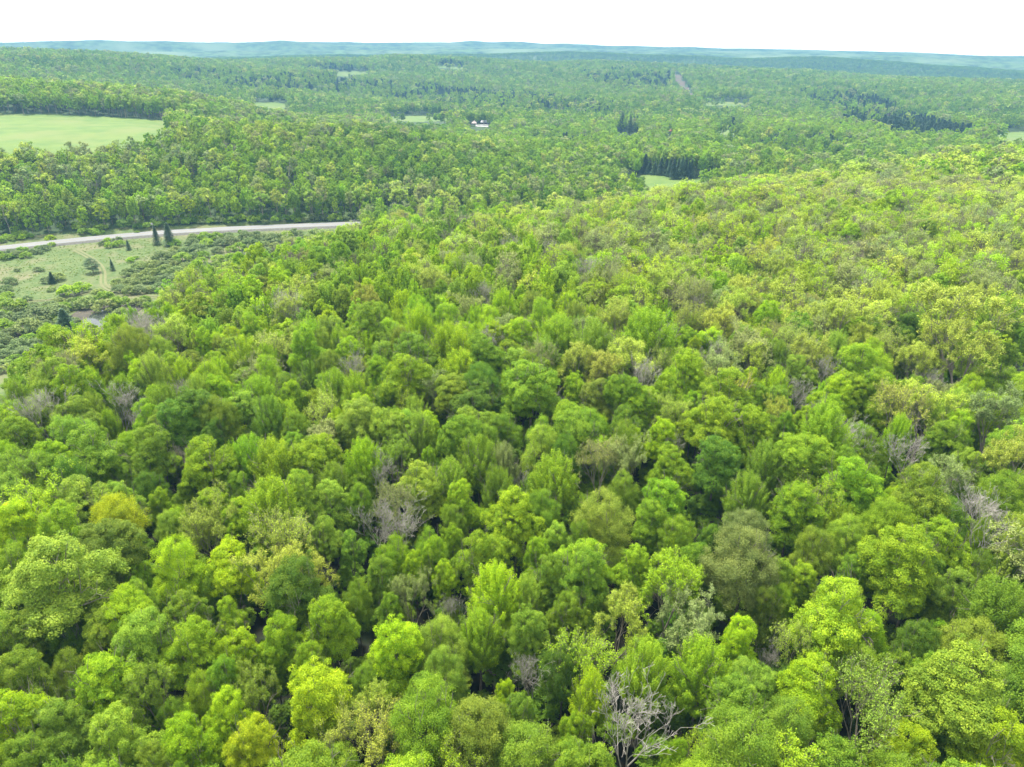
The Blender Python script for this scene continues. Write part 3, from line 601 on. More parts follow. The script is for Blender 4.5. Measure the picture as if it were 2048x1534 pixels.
BUSH = []
def thicket(poly, n, wpx, tones, lab, seed):
    g = random.Random(seed); xs = [p[0] for p in poly]; ys = [p[1] for p in poly]; k = 0; got = []
    while len(got) < n and k < 6000:
        k += 1; px, py = g.uniform(min(xs), max(xs)), g.uniform(min(ys), max(ys))
        if not inpoly(np.array([px]), np.array([py]), poly)[0]: continue
        w = g.uniform(*wpx)
        if any(abs(px - q[0]) < .42 * (w + q[2]) and abs(py - q[1]) < .24 * (w + q[2]) for q in got): continue
        if ((px - 205) / 42) ** 2 + ((py - 640) / 24) ** 2 < 1: continue
        got.append((px, py, w, g.choice(tones), lab))
    BUSH.extend(got)
thicket([(0, 507), (90, 495), (98, 502), (60, 512), (0, 520)], 16, (12, 18), 'tgt', 'in the roadside thicket at the left edge', 1)
thicket([(205, 482), (246, 478), (246, 490), (208, 493)], 6, (12, 20), 'tgb', 'in the small roadside clump below the road', 2)
thicket([(228, 578), (250, 545), (300, 522), (345, 505), (352, 560), (318, 582), (262, 584)], 38, (18, 32), 'tsst', 'in the willow thicket right of the track', 3)
thicket([(345, 478), (480, 470), (590, 466), (640, 470), (600, 490), (500, 520), (420, 545), (350, 552), (340, 510)], 62, (16, 34), 'tgtsl', 'in the long thicket between road and wood', 4)
thicket([(0, 622), (90, 606), (170, 600), (240, 596), (310, 600), (300, 616), (250, 640), (225, 618), (150, 612), (130, 640), (0, 690)], 26, (16, 34), 'tsgst', 'in the wet scrub beside the pond', 5)
thicket([(0, 618), (130, 612), (150, 640), (240, 655), (200, 672), (100, 692), (0, 745), (-60, 700)], 32, (20, 40), 'tsgt', 'in the dense scrub at the foot of the near hill', 15)
thicket([(150, 450), (205, 452), (210, 468), (170, 470)], 7, (12, 22), 'tgl', 'in the clump above the road', 6)
thicket([(0, 474), (60, 466), (60, 474), (0, 482)], 7, (12, 18), 'lyg', 'at the foot of the wood above the road, far left', 7)
thicket([(240, 448), (420, 437), (640, 432), (790, 430), (790, 436), (640, 442), (420, 446), (240, 458)], 40, (14, 26), 'tgdb', 'along the foot of the wood behind the road', 8)
thicket([(0, 590), (22, 560), (28, 600), (0, 612)], 5, (16, 30), 'glt', 'at the left edge of the meadow', 9)
BUSH += [(96, 562, 18, 't', 'around the little meadow spruce'), (116, 557, 22, 's', 'around the little meadow spruce'), (103, 580, 12, 's', 'around the little meadow spruce'), (262, 521, 14, 'b', 'of the small pair on the open grass'), (273, 516, 9, 'g', 'of the small pair on the open grass'), (308, 517, 9, 't', 'alone on the grass near the thicket'),
         (34, 541, 9, 't', 'on the open grass at far left'), (75, 540, 12, 't', 'on the open grass at far left'), (84, 541, 9, 't', 'on the open grass at far left'), (140, 585, 30, 'y', 'over the fallen tree in the meadow'), (165, 577, 26, 'b', 'over the fallen tree in the meadow'), (160, 604, 20, 'd', 'below the fallen tree'), (200, 590, 24, 's', 'at the fork of the track'), (104, 490, 11, 'l', 'beside the road near the left edge'), (101, 478, 15, 'y', 'on the verge above the road'), (515, 466, 10, 'd', 'at the road edge above the thicket'),
         (481, 463, 8, 'g', 'at the road edge above the thicket'), (274, 466, 9, 'g', 'on the verge above the road'), (55, 598, 14, 't', 'on the grass left of the fallen tree'), (20, 560, 12, 't', 'on the open grass at far left'), (290, 600, 18, 'g', 'at the wood edge near the track')]
gb = {}
for q in BUSH: gb.setdefault((q[3], q[4]), []).append(q)
for (tn, lab), g in gb.items():
    g.sort()
    for i, (px, py, w, t_, _) in enumerate(g):
        nm = {'d': 'dark green bush'}.get(tn, WORDS[tn] + ' bush')
        lb = f'{nm} {lab}' if len(g) == 1 else (f'leftmost {nm} {lab}' if i == 0 else f'rightmost {nm} {lab}' if i == len(g) - 1 else f'{ORD_[i]} {nm} {lab}')
        plant('bush', 'shrub', px, py + w * .2, w * 1.1, w * .7, tn, lb, 'bushes of the valley meadow and road', lod=1)

def box(cx, cy, cz, sx, sy, sz):
    V = np.array([(x, y, z) for z in (-.5, .5) for y in (-.5, .5) for x in (-.5, .5)]) * [sx, sy, sz] + [cx, cy, cz]
    return V, np.array([(0, 2, 3, 1), (4, 5, 7, 6), (0, 1, 5, 4), (2, 6, 7, 3), (0, 4, 6, 2), (1, 3, 7, 5)])
def boxes(name, lst, mat, parent=None, **kw):
    V = []; Q = []; o = 0
    for b in lst: v, q = box(*b); V.append(v); Q.append(q + o); o += 8
    return add(name, mk_mesh(name, np.concatenate(V), [np.concatenate(Q)], [mat]), parent=parent, **kw)
def roof(name, w, d, z, h, hip, mat, parent, ov=.5):
    a, b = w / 2 + ov, d / 2 + ov; k = hip * a
    V = [(-a, -b, z), (a, -b, z), (a, b, z), (-a, b, z), (-a + k, 0, z + h), (a - k, 0, z + h), (-a, -b, z - .25), (a, -b, z - .25), (a, b, z - .25), (-a, b, z - .25)]
    return add(name, mk_mesh(name, V, [np.array([(0, 1, 5, 4), (2, 3, 4, 5), (0, 6, 7, 1), (1, 7, 8, 2), (2, 8, 9, 3), (3, 9, 6, 0), (9, 8, 7, 6)]), np.array([(1, 2, 5), (3, 0, 4)])], [mat]), parent=parent)
def building(name, px, py, w, d, h, rh, hip, wall, roofm, label, rz=0):
    X, Y, Z = hit(px, py); rt = add(name, None, label=label, category='building'); rt.location = (X, Y, Z); rt.rotation_euler = (0, 0, rz)
    boxes('wall', [(0, 0, h / 2 - .5, w, d, h + 1)], wall, rt); roof('roof', w, d, h, rh, hip, roofm, rt)
    for x in (-w * .3, w * .3):
        f = boxes('window', [(x, -d / 2 - .03, h * .55, 1.2, .08, 1.3)], M_white, rt); boxes('pane', [(x, -d / 2 - .085, h * .55, .95, .03, 1.05)], M_glass, f)
    boxes('door', [(0, -d / 2 - .03, 1.05, 1.0, .08, 2.1)], M_barn if wall is M_white else M_white, rt)
building('farmhouse', 948.5, 249.2, 7.2, 7.2, 2.2, 3.8, .96, M_white, M_roofpink, 'small house with a pale pinkish hipped roof in the valley', .1)
building('barn', 968, 248.6, 9.5, 7, 3.0, 2.6, .25, M_barn, M_roofgrey, 'low dark red barn with a grey roof right of the pink-roofed house', -.12)
building('cottage', 1338, 266.5, 9, 7, 3.4, 2.6, 0, M_white, M_red, 'white cottage almost hidden among valley trees above the spruce row', -.2)
building('shed', 1388, 133.0, 14, 9, 4, 3, 0, M_white, M_roofgrey, 'tiny pale shed at the top of the cleared strip on the far ridge', -.2)
building('shed', 1957, 133.0, 30, 16, 7, 6, 0, M_white, M_roofgrey, 'tiny white shed on the far right hills', -.2)
def yard(px, py, w, d, mat):
    X, Y, Z = hit(px, py); n = 14; xs = np.linspace(-w / 2, w / 2, n); ys = np.linspace(-d / 2, d / 2, n); GX, GY = np.meshgrid(X + xs, Y + ys); GZ = ground(GX, GY) + .5
    idx = np.arange(n * n).reshape(n, n); q = np.stack([idx[:-1, :-1], idx[:-1, 1:], idx[1:, 1:], idx[1:, :-1]], -1).reshape(-1, 4)
    add('gravel_yard', mk_mesh('gravel_yard', np.stack([GX, GY, GZ], -1).reshape(-1, 3), [q], [mat]), kind='structure')
yard(964, 251.5, 19, 34, M_yard)
def tubemesh(name, segs, mat, parent=None, sides=6, **kw):
    v, q = tubes(np.array([(*s, 0) for s in segs], float), sides); return add(name, mk_mesh(name, v, [q], [mat]), parent=parent, **kw)
for px, py, lb in [(1351, 152, 'topmost utility pole on the cleared brown strip'), (1363.5, 163, 'utility pole at the right side of the cleared strip, middle one'), (1375.5, 189, 'pale utility pole low on the cleared brown strip')]:
    X, Y, Z = hit(px, py); rt = add('utility_pole', None, label=lb, category='utility pole', group='utility poles on the cleared strip'); rt.location = (X, Y, Z)
    tubemesh('pole', [(0, 0, -1, 0, 0, 15, .32, .24)], M_pole, rt); boxes('crossarm', [(0, -.3, 13.6, 4.4, .2, .28)], M_pole, rt)
X, Y, Z = hit(306, 459); rt = add('road_sign', None, label='small pale sign on a thin post on the verge behind the tall conifers', category='road sign'); rt.location = (X, Y, Z)
tubemesh('post', [(0, 0, -.5, 0, 0, 4.4, .07, .07)], M_steel, rt); boxes('sign_panel', [(0, -.1, 4.1, 1.1, .05, 1.0)], M_white, rt)
# guard rail on the outer side of the bend
gi_ = [i for i in range(len(RC)) if 560 < project(RC[i, 0], RC[i, 1], RZ[i])[0] < 1000]
gp = [(RC[i, 0] - RN[i, 0] * 6.6, RC[i, 1] - RN[i, 1] * 6.6, RZ[i] + .9) for i in gi_ if project(RC[i, 0], RC[i, 1], RZ[i])[0] > 690]
if len(gp) > 2:
    rt = add('guard_rail', None, label='grey steel guard rail beside the road at its far bend', category='guard rail'); rt.location = gp[0]; o = np.array(gp[0])
    P = np.array(gp) - o; n = len(P); V = np.concatenate([P + [0, 0, .45], P + [0, 0, .78], P + [.0, .10, .45], P + [.0, .10, .78]]); k = np.arange(n - 1)
    add('rail', mk_mesh('rail', V, [np.concatenate([np.c_[k, k + 1, k + 1 + n, k + n], np.c_[k + 2 * n, k + 3 * n, k + 1 + 3 * n, k + 1 + 2 * n], np.c_[k + n, k + 1 + n, k + 1 + 3 * n, k + 3 * n]])], [M_steel]), parent=rt)
    for p in P: boxes('post', [(p[0], p[1] + .2, p[2] - .1, .15, .18, 1.7)], M_pole, rt)
# fallen tree and leaning snag in the meadow
X, Y, Z = hit(118, 589); X2, Y2, Z2 = hit(155, 592); rt = add('fallen_tree', None, label='pale fallen dead tree lying across the meadow left of the track', category='dead tree'); rt.location = (X, Y, Z); vx, vy = X2 - X, Y2 - Y
tubemesh('trunk', [(0, 0, .3, vx * .5, vy * .5, .5, .35, .26), (vx * .5, vy * .5, .5, vx, vy, 1.0, .26, .14)], M_pale, rt)
g_ = random.Random(4); tubemesh('branches', [(vx * (a := g_.uniform(.35, 1)), vy * a, .6, vx * a + g_.uniform(-2, 3.5), vy * a + g_.uniform(-3, 3), g_.uniform(.4, 3.6), .10, .03) for _ in range(26)], M_pale, rt, 3)

# ------------------------------------------------------------------ the rest of the forest: jittered grids over the land
DARK = [([(300, 138), (420, 136), (560, 146), (700, 152), (720, 170), (640, 188), (480, 186), (330, 160)], 1500, 2500), ([(430, 132), (560, 136), (700, 130), (760, 138), (640, 144), (480, 140)], 2000, 2700),
        ([(870, 118), (945, 126), (940, 134), (880, 130)], 2200, 2750), ([(1180, 137), (1330, 128), (1350, 150), (1330, 190), (1150, 160)], 1600, 2600), ([(700, 160), (900, 165), (1240, 205), (1200, 228), (900, 210), (740, 190)], 1100, 2200)]
PINES = [([(1545, 165), (1600, 165), (1680, 180), (1760, 195), (1880, 240), (1980, 262), (1900, 272), (1800, 262), (1700, 240), (1650, 210)], 1000, 2300),
         ([(1300, 128), (1370, 128), (1345, 132)], 2000, 2700)]
MIXED = [([(1480, 265), (1580, 255), (1700, 270), (1730, 300), (1620, 320), (1530, 310)], 700, 1150), ([(1040, 255), (1200, 265), (1180, 285), (1060, 280)], 700, 1200)]
def near_hill(px, r): return r < np.interp(px, [0, 320, 600, 730, 1000, 1250, 1400, 1700, 1900, 2048], [185, 250, 315, 335, 350, 365, 415, 490, 580, 650])
def budding_share(px, py, r):
    g = lambda cx, cy, sx, sy: 1.0 * np.exp(-((px - cx) / sx) ** 2 - ((py - cy) / sy) ** 2)
    p = .09 + .95 * g(1650, 450, 560, 130) + .60 * g(1700, 640, 380, 100) + .35 * g(60, 700, 160, 60) + .28 * g(1250, 760, 180, 60)
    near = r < np.interp(px, [0, 320, 600, 730, 1000, 1250, 1400, 1700, 1900, 2048], [185, 250, 315, 335, 350, 365, 415, 490, 580, 650])
    p = np.where(~near, .11 + .5 * g(130, 320, 200, 35) + .35 * g(230, 205, 160, 22) + .3 * g(900, 390, 450, 40) + .25 * g(620, 250, 200, 40), p)
    p = np.where(r > 1100, .13, p); return p
def scatter():
    out = []
    hx = np.array([t['x'] for t in TREES]); hy = np.array([t['y'] for t in TREES]); hr = np.array([t['R'] for t in TREES])
    rdx, rdy = np.array(ROAD).T; tt = np.linspace(0, 1, 400); rdx = np.interp(tt * (len(ROAD) - 1), np.arange(len(ROAD)), rdx); rdy = np.interp(tt * (len(ROAD) - 1), np.arange(len(ROAD)), rdy)
    for r0, r1, sp, under in [(20, 150, 5.0, 0), (150, 330, 5.2, 0), (330, 650, 6.8, 0), (650, 1200, 7.9, 0), (1200, 2000, 9.2, 0), (2000, 3300, 11.5, 0), (3300, 4300, 17.0, 0), (20, 340, 4.4, 1), (330, 640, 7.0, 1)]:
        xs = np.arange(-r1, r1, sp); ys = np.arange(0, r1, sp); X, Y = np.meshgrid(xs, ys); X = X.ravel(); Y = Y.ravel()
        a0 = np.degrees(np.arctan2(X, Y)); r = np.hypot(X, Y); lim = 37 + 17 * np.clip((160 - r) / 120, 0, 1)
        k = (r > r0 - sp) & (r < r1 + sp) & (np.abs(a0) < lim + 1); X = X[k]; Y = Y[k]
        X = X + RNG.uniform(-.48, .48, len(X)) * sp; Y = Y + RNG.uniform(-.48, .48, len(X)) * sp; r = np.hypot(X, Y); k = (r >= r0) & (r < r1); X = X[k]; Y = Y[k]; r = r[k]
        Z = ground(X, Y); px, py = project(X, Y, Z); pt, pyt = project(X, Y, Z + 16)
        k = (px > -260) & (px < PW + 260) & (pyt < PH + 330)
        k &= ~zone(px, py, r, HAY + SMALL_FIELDS + CLEARING + MEADOW + CUT)
        X, Y, Z, r, px, py, pyt = [q[k] for q in (X, Y, Z, r, px, py, pyt)]
        k = np.ones(len(X), bool)
        def shrink(p):
            xs = [q[0] for q in p]; ys = [q[1] for q in p]; cx = sum(xs) / len(xs); y0 = min(ys); return [(cx + (x - cx) * .93, y0 + (y - y0) * .72) for x, y in p]
        for hh in (19, 16, 12, 6) if not under else (7, 3):
            qx, qy = project(X, Y, Z + hh * (1 if sp < 17 else .8))
            for p, a, b in [(p, a * .72, b) for p, a, b in HAYVIEW] + [(narrow(p), a * .72, b) for p, a, b in SMALL_FIELDS] + [(shrink(p), a * .72, b) for p, a, b in CLEARING] + [(p, a * .72, b) for p, a, b in BUILDPOLY + SPRUCEPOLY] + [(shrink(p), a * .85, b) for p, a, b in CUT]:
                yb = (min(q[1] for q in p) + 3) if (p, a / .72, b) not in SPRUCEPOLY and (p, a / .72, b) not in BUILDPOLY else max(q[1] for q in p) - 2
                k &= ~(zone(qx, qy, r, [(p, a, b)]) & (py > yb))
            if hh < 19: k &= ~(zone(qx, qy, r, MEADOWVIEW) & (py > 470))
            k &= ~(zone(qx, qy, r, PONDVIEW) & (py > 640))
        X, Y, Z, r, px, py, pyt = [q[k] for q in (X, Y, Z, r, px, py, pyt)]
        R = RNG.normal(4.6, .9, len(X)).clip(2.6, 7.0) * (1 if r0 < 650 else 1.12) * {5.0: .88, 5.2: .80, 11.5: 1.28, 17.0: 1.8}.get(sp, 1)
        if under: R = RNG.uniform(1.7, 3.0, len(X))
        if under: k = np.hypot(X, Y) > 0 if r0 < 330 else np.min(np.hypot(X[:, None] - rdx, Y[:, None] - rdy), 1) > 9
        elif r1 <= 330:
            d = np.hypot(X[:, None] - hx, Y[:, None] - hy); lim = .58 * (hr[None] + R[:, None])
            R = np.where((d < lim).any(1) & (d > .40 * (hr[None] + R[:, None])).all(1), R * .62, R)
            k = ~(d < .58 * (hr[None] + R[:, None])).any(1)
        elif r0 == 330: k = np.min(np.hypot(X[:, None] - rdx, Y[:, None] - rdy), 1) > 13
        else: k = np.ones(len(X), bool)
        # hidden well behind rising wood: leave out
        if r0 >= 330:
            aa = np.degrees(np.arctan2(X, Y)); mxs = np.full(len(X), -9.0)
            ga = np.linspace(-40, 40, 321); gr = np.geomspace(120, 5600, 260); GA, GR = np.meshgrid(np.radians(ga), gr, indexing='ij')
            GZ = ground(GR * np.sin(GA), GR * np.cos(GA)); GX, GY = project(GR * np.sin(GA), GR * np.cos(GA), GZ)
            tree_h = np.where(zone(GX, GY, GR, HAY + SMALL_FIELDS + CLEARING + MEADOW + CUT), 0, 8.0)
            sl = np.maximum.accumulate((GZ + tree_h - CZ) / GR, axis=1)
            ia = np.clip(((aa + 40) / 80 * 320).round().astype(int), 0, 320); ir = np.clip(np.searchsorted(gr, r * .985) - 1, 0, 259)
            k &= (Z + 34 - CZ) / r > sl[ia, ir]
        X, Y, Z, r, px, py, R = [q[k] for q in (X, Y, Z, r, px, py, R)]
        cl = vnoise(X, Y, 26 if r0 < 650 else 60, 21, 2); u = RNG.random(len(X)); pcy = project(X, Y, Z + 14)[1]
        if under: p = 0 * px
        else: p = budding_share(px, pcy, r) * np.clip(.35 + 1.5 * (vnoise(X, Y, 34, 77, 2) - .1), .2, 1.9)
        form = np.full(len(X), 'maple', dtype='U8'); v = RNG.random(len(X))
        finezone = np.exp(-((px - 850) / 420) ** 2 - ((pcy - 580) / 120) ** 2) * (r < 420)
        form[v < .20 + .4 * finezone] = 'plume'; form[v > .74] = 'fine'
        form[u < p] = 'bud'; form[(u > p) & (u < p + .02 + .045 * (r < 330)) & (r < 1300)] = 'bare'
        tn = np.full(len(X), 'g', dtype='U1'); w = RNG.random(len(X)) * .6 + cl * .55
        for lo, c in [(0, 'd'), (.26, 'g'), (.46, 'b'), (.66, 'l'), (.78, 'y'), (.93, 'o')]: tn[w > lo] = c
        if not under and r0 >= 150:        # stands of one kind and age: broad patches of tone and height
            stand = vnoise(X, Y, 240, 41, 2); w = w + (stand - .5) * .55; crest = near_hill(px, r) & (px > 900) & (r > 170)
            w = np.where(crest, np.maximum(w, .25) + .02, w)
            w = np.where(~near_hill(px, r) & (px > 700) & (r < 1500), w - .10, w)
            for lo, c in [(-9, 'd'), (.22, 'g'), (.46, 'b'), (.66, 'l'), (.80, 'y'), (.95, 'o')]: tn[w > lo] = c
        if r0 >= 1200:
            for lo, c in [(0, 'd'), (.34, 'g'), (.60, 'l'), (.78, 'b'), (.9, 'o')]: tn[w > lo] = c
        wb = RNG.random(len(X)); m = form == 'bud'
        tn[m] = np.where(wb[m] < .48, 'k', np.where(wb[m] < .70, 'y', np.where(wb[m] < .82, 's', 'x')))
        m = (form == 'bud') & (r > 420) & ~near_hill(px, r); tn[m] = np.where(wb[m] < .35, 'k', np.where(wb[m] < .5, 'x', np.where(wb[m] < .75, 's', 'l')))
        jx = (vnoise(X, Y, 110, 81, 3) - .5) * 60; jy = (vnoise(X, Y, 110, 83, 3) - .5) * 16
        cf = zone(px + jx, pcy + jy, r, DARK) & (RNG.random(len(X)) < 1.5 * vnoise(X, Y, 90, 51, 3) - .22); pn = zone(px + jx, pcy + jy, r, PINES) & (RNG.random(len(X)) < 1.35 * vnoise(X, Y, 120, 53, 3)); mf = zone(px, pcy, r, MIXED) & (RNG.random(len(X)) < .6)
        st = (RNG.random(len(X)) < .035 * (r > 1000)) ; c = cf | pn | mf | st
        form[c] = np.where(RNG.random(c.sum()) < .45, 'spruce', 'pine'); R[c] *= .95; tn[c] = np.where(RNG.random(c.sum()) < .6, 'C', 'c')
        if under: form[:] = 'fine'; tn[:] = np.where(w < .45, 'd', 'g'); tn[w > .8] = 'b'
        m = form == 'bud'; R[m] *= 1.22
        if r0 == 330: R = R * np.where(near_hill(px, r), np.where(m, 1.12, .84), .84)
        if sp == 17.0: form[~c] = 'maple'; tn[:] = np.where(w < .5, 'd', 'g')
        ci = r > 0
        for i in range(len(X)):
            out.append((X[i], Y[i], Z[i], R[i], form[i], tn[i], px[i], pcy[i], r[i], under))
    return out
for X, Y, Z, R, f, t, px, py, r, under in scatter():
    d = math.sqrt(X * X + Y * Y + (CZ - Z - 14) ** 2)
    TREES.append(dict(x=X, y=Y, z=Z, R=R, sz=.5 + .5 * min(R, 4.8) / 4.5 if r < 3300 else .8, form=str(f), tone=str(t), px=float(px), py=float(py), w=2 * R * F / d, hero=False, under=under))
    if not under and r < 3300: TREES[-1]['sz'] *= RNG.uniform(.84, 1.16) * (.8 if f in ('spruce', 'pine') else 1) * (.86 + .28 * float(vnoise(X, Y, 200, 61, 2)))
    if under: TREES[-1]['sz'] = RNG.uniform(.24, .48)

# ------------------------------------------------------------------ individuals and the mass
def frame_ok(t): return -t['w'] * .45 < t['px'] < PW + t['w'] * .45 and t['py'] < PH + t['w'] * .45
fam = lambda f: 'leafy' if f in ('maple', 'plume', 'fine') else f
CAP = {'leafy': 300, 'bud': 150, 'bare': 60, 'spruce': 0}
rest = []; chosen = {'leafy': [], 'bud': [], 'bare': [], 'spruce': []}
for k in chosen:
    L_ = [t for t in TREES if fam(t['form']) == k and not t.get('under')]; rest += [t for t in TREES if fam(t['form']) == k and t.get('under')]
    L_.sort(key=lambda t: (-t['hero'], -t['w'] * (1 if frame_ok(t) else .1)))
    if k == 'leafy': L_.sort(key=lambda t: -t['w'] * (1 if frame_ok(t) else .1) * (1.3 if t['hero'] else 1))
    chosen[k] = L_[:CAP[k]]; rest += L_[CAP[k]:]
NAMES = {'leafy': 'leafy_tree', 'bud': 'budding_tree', 'bare': 'bare_tree'}
GROUP = {'leafy': 'leafy trees of the forest canopy', 'bud': 'trees just coming into leaf in the forest', 'bare': 'leafless trees in the forest'}
ROWNAME = [(1430, 'along the bottom edge'), (1330, 'just above the bottom row'), (1230, 'in the lower foreground'), (1130, 'in the foreground'), (1030, 'in the near middle'), (930, 'below mid height'), (830, 'just below mid height'), (760, 'at mid height'), (700, 'just above mid height'), (640, 'in the upper forest'), (570, 'high in the near forest'), (0, 'near the far edge of the hill')]
def band(py):
    for y, nme in ROWNAME:
        if py >= y: return nme
ORD = ['leftmost', 'second', 'third', 'fourth', 'fifth', 'sixth', 'seventh', 'eighth', 'ninth', 'tenth', 'eleventh', 'twelfth'] + [f'{n}th' for n in range(13, 80)]
SHAPE = {'maple': 'round clumpy tree', 'plume': 'tree with upswept feathery sprays', 'fine': 'soft fine-leaved tree', 'bud': 'half-open budding tree', 'bare': 'leafless grey tree'}
def labels(lst):
    groups = {}
    for t in lst:
        base = ('silvery ' if t['form'] == 'bare' else WORDS[t['tone']] + ' ') + SHAPE[t['form']] if t['form'] != 'bare' else ('big ' if t['w'] > 100 else '') + 'leafless grey tree'
        sizew = 'large ' if t['w'] > 108 else ('small ' if t['w'] < 62 else '')
        if t['form'] != 'bare': base = sizew + base
        groups.setdefault((base, band(t['py'])), []).append(t)
    for (base, b), g in groups.items():
        g.sort(key=lambda t: t['px'])
        for i, t in enumerate(g):
            if len(g) == 1: t['label'] = f'{base} {b}'
            elif i == len(g) - 1: t['label'] = f'{base} {b}, rightmost there'
            elif i == 0: t['label'] = f'{base} {b}, leftmost there'
            else: t['label'] = f'{base} {b}, {ORD[i]} from left'
for k in ('leafy', 'bud', 'bare'):
    labels(chosen[k])
    for i, t in enumerate(chosen[k]):
        ps = PROTO[t['form']][0]; d = ps[i % len(ps)]
        rt = add(NAMES[k], None, label=t['label'], category='tree', group=GROUP[k]); rt.empty_display_size = .5
        rz = random.Random(i * 7 + len(k)).uniform(0, 6.283)
        if t['hero'] and t['form'] == 'bud' : pass
        rt.location = (t['x'], t['y'], t['z'] - .3); rt.rotation_euler = (0, 0, rz); s = t['R'] / DEN[t['form']]; rt.scale = (s, s, t['sz'])
        col = tint(t['tone'], RNG)
        for part in ('trunk', 'crown', 'branches'):
            if part in d:
                p = bpy.data.objects.new(part, d[part]); COL.objects.link(p); p.parent = rt; p['tint'] = col

def forest(name, items, label, cat, kind='stuff'):
    """one object carrying every remaining tree as instances of the grown prototypes"""
    keys = sorted({(t['form'], t['lod']) for t in items}); plist = []; look = {}
    for f, l in keys:
        look[(f, l)] = (len(plist), len(PROTO[f][l])); plist += [d['obj'] for d in PROTO[f][l]]
    n = len(items); V = np.array([(t['x'], t['y'], t['z'] - .3) for t in items])
    me = bpy.data.meshes.new(name); me.vertices.add(n); me.vertices.foreach_set('co', V.astype(np.float32).ravel())
    pid = np.array([look[(t['form'], t['lod'])][0] + i % look[(t['form'], t['lod'])][1] for i, t in enumerate(items)])
    a = me.attributes.new('pid', 'INT', 'POINT'); a.data.foreach_set('value', pid.astype(np.int32))
    a = me.attributes.new('rot', 'FLOAT_VECTOR', 'POINT'); a.data.foreach_set('vector', np.c_[np.zeros((n, 2)), RNG.uniform(0, 6.283, n)].astype(np.float32).ravel())
    s = np.array([(t['R'] / DEN[t['form']], t['sz']) for t in items])
    a = me.attributes.new('scl', 'FLOAT_VECTOR', 'POINT'); a.data.foreach_set('vector', np.c_[s[:, 0], s[:, 0], s[:, 1]].astype(np.float32).ravel())
    a = me.attributes.new('tint', 'FLOAT_COLOR', 'POINT'); a.data.foreach_set('color', np.array([(*tint(t['tone'], RNG), 1) for t in items], np.float32).ravel())
    g = bpy.data.node_groups.new(name, 'GeometryNodeTree'); g.interface.new_socket('Geometry', in_out='INPUT', socket_type='NodeSocketGeometry'); g.interface.new_socket('Geometry', in_out='OUTPUT', socket_type='NodeSocketGeometry')
    gi = g.nodes.new('NodeGroupInput'); go = g.nodes.new('NodeGroupOutput'); j = g.nodes.new('GeometryNodeJoinGeometry')
    def na(nm, typ): q = g.nodes.new('GeometryNodeInputNamedAttribute'); q.data_type = typ; q.inputs[0].default_value = nm; return q.outputs['Attribute']
    ap, ar, asc = na('pid', 'INT'), na('rot', 'FLOAT_VECTOR'), na('scl', 'FLOAT_VECTOR')
    e2r = g.nodes.new('FunctionNodeEulerToRotation'); g.links.new(ar, e2r.inputs[0])
    for i, ob in enumerate(plist):
        c = g.nodes.new('FunctionNodeCompare'); c.data_type = 'INT'; c.operation = 'EQUAL'
        ins = [q for q in c.inputs if q.enabled and q.type == 'INT']; g.links.new(ap, ins[0]); ins[1].default_value = i
        oi = g.nodes.new('GeometryNodeObjectInfo'); oi.inputs['Object'].default_value = ob; oi.inputs['As Instance'].default_value = True
        ip = g.nodes.new('GeometryNodeInstanceOnPoints'); g.links.new(gi.outputs[0], ip.inputs['Points']); g.links.new(c.outputs[0], ip.inputs['Selection'])
        g.links.new(oi.outputs['Geometry'], ip.inputs['Instance']); g.links.new(e2r.outputs[0], ip.inputs['Rotation']); g.links.new(asc, ip.inputs['Scale'])
        g.links.new(ip.outputs[0], j.inputs[0])
    g.links.new(j.outputs[0], go.inputs[0])
    o = add(name, me, label=label, category=cat, kind=kind); m = o.modifiers.new('trees', 'NODES'); m.node_group = g
    return o
for t in rest:
    d = math.hypot(t['x'], t['y']); t['lod'] = 0 if d < 165 and not t.get('under') else 1 if d < 430 else 2 if d < 1050 else 3
print('trees', len(TREES), 'individuals', {k: len(v) for k, v in chosen.items()}, 'rest', len(rest))
tufts_ = []
gt = np.random.default_rng(77); MX = gt.uniform(-330, 20, 60000); MY = gt.uniform(180, 470, 60000); mr_ = np.hypot(MX, MY); MZ = ground(MX, MY); mpx, mpy = project(MX, MY, MZ)
ok = zone(mpx, mpy, mr_, MEADOW) & (vnoise(MX, MY, 14, 71, 3) * 1.5 > gt.random(60000) + .18) & (mpx > -60) & (mpy < 720)
ok &= np.min(np.hypot(MX[:, None] - RC[None, ::3, 0], MY[:, None] - RC[None, ::3, 1]), 1) > 8
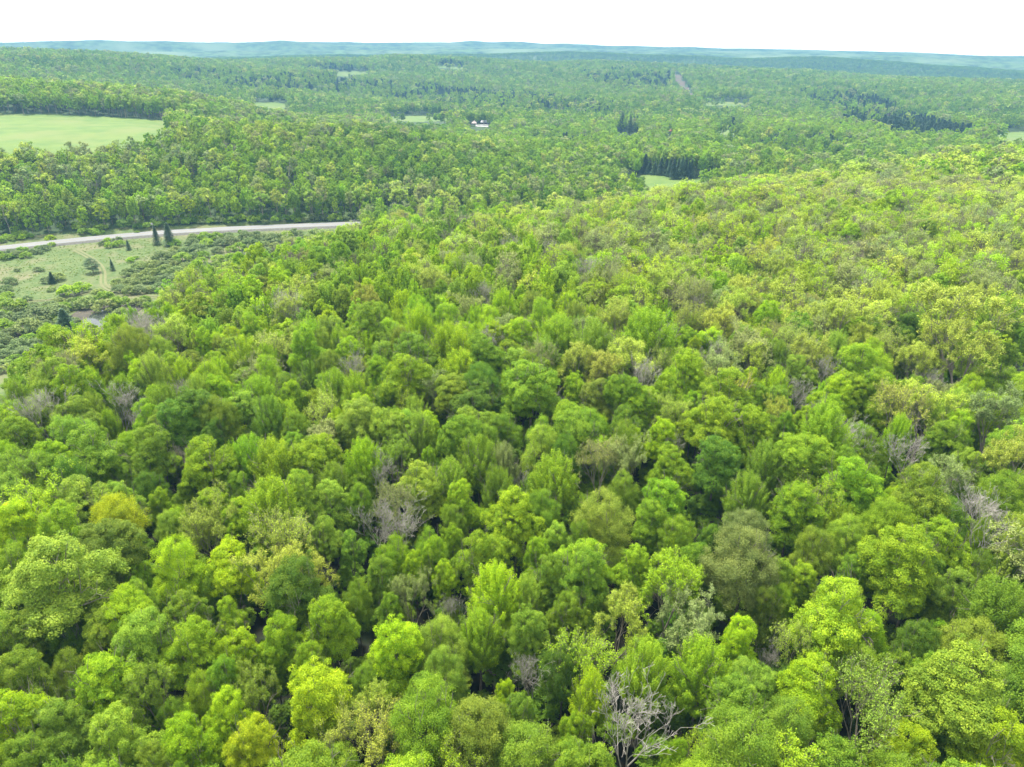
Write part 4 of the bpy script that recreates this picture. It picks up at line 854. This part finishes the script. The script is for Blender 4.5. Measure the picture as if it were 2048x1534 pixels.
for T_ in (TRK, TRK2):
    tp_ = np.array(T_); tq = np.concatenate([np.linspace(tp_[i], tp_[i + 1], 12) for i in range(len(tp_) - 1)]); ok &= np.min(np.hypot(MX[:, None] - tq[None, :, 0], MY[:, None] - tq[None, :, 1]), 1) > 2.2
for i in np.nonzero(ok)[0][:14000]:
    a_ = gt.uniform(.25, .8) * (1.6 if gt.random() < .05 else 1); tufts_.append(dict(x=MX[i], y=MY[i], z=MZ[i] + .25, R=a_, sz=a_ * .16, form='shrub', tone='oxtgo'[gt.integers(0, 5)], lod=3))
forest('meadow_tufts', tufts_, 'rough tussocks and low weeds growing all over the meadow', 'grass')
forest('leafy_forest', [t for t in rest if fam(t['form']) == 'leafy'], 'continuous green broadleaf woodland covering the hillside, the valley and the far hills', 'woodland')
forest('budding_woodland', [t for t in rest if t['form'] == 'bud'], 'yellowish and buff trees just coming into leaf, dotted through the green woodland', 'woodland')
forest('bare_woodland', [t for t in rest if t['form'] == 'bare'], 'thin leafless grey trees scattered through the green woodland', 'woodland')
forest('conifer_forest', [t for t in rest if t['form'] in ('spruce', 'pine')], 'dark conifer stands on the far valley side', 'woodland')

# ------------------------------------------------------------------ haze
def haze():
    m = bpy.data.materials.new('haze'); m.use_nodes = True; t = m.node_tree; t.nodes.clear()
    o = t.nodes.new('ShaderNodeOutputMaterial'); v = t.nodes.new('ShaderNodeVolumePrincipled'); v.inputs['Color'].default_value = (.125, .275, .41, 1)
    v.inputs['Density'].default_value = HAZE_D; v.inputs['Anisotropy'].default_value = .0; t.links.new(v.outputs[0], o.inputs['Volume'])
    X, Y0, Y1, z0, z1 = 7100, -7100, 7100, -75, 172
    V = [(x, y, z) for z in (z0, z1) for y in (Y0, Y1) for x in (-X, X)]
    f = np.array([(0, 2, 3, 1), (4, 5, 7, 6), (0, 1, 5, 4), (2, 6, 7, 3), (0, 4, 6, 2), (1, 3, 7, 5)])
    add('haze', mk_mesh('haze', V, [f], [m]), kind='stuff', label='thin blue summer haze over the distant hills', category='haze')
HAZE_D = 2.3e-4
if HAZE_D: haze()
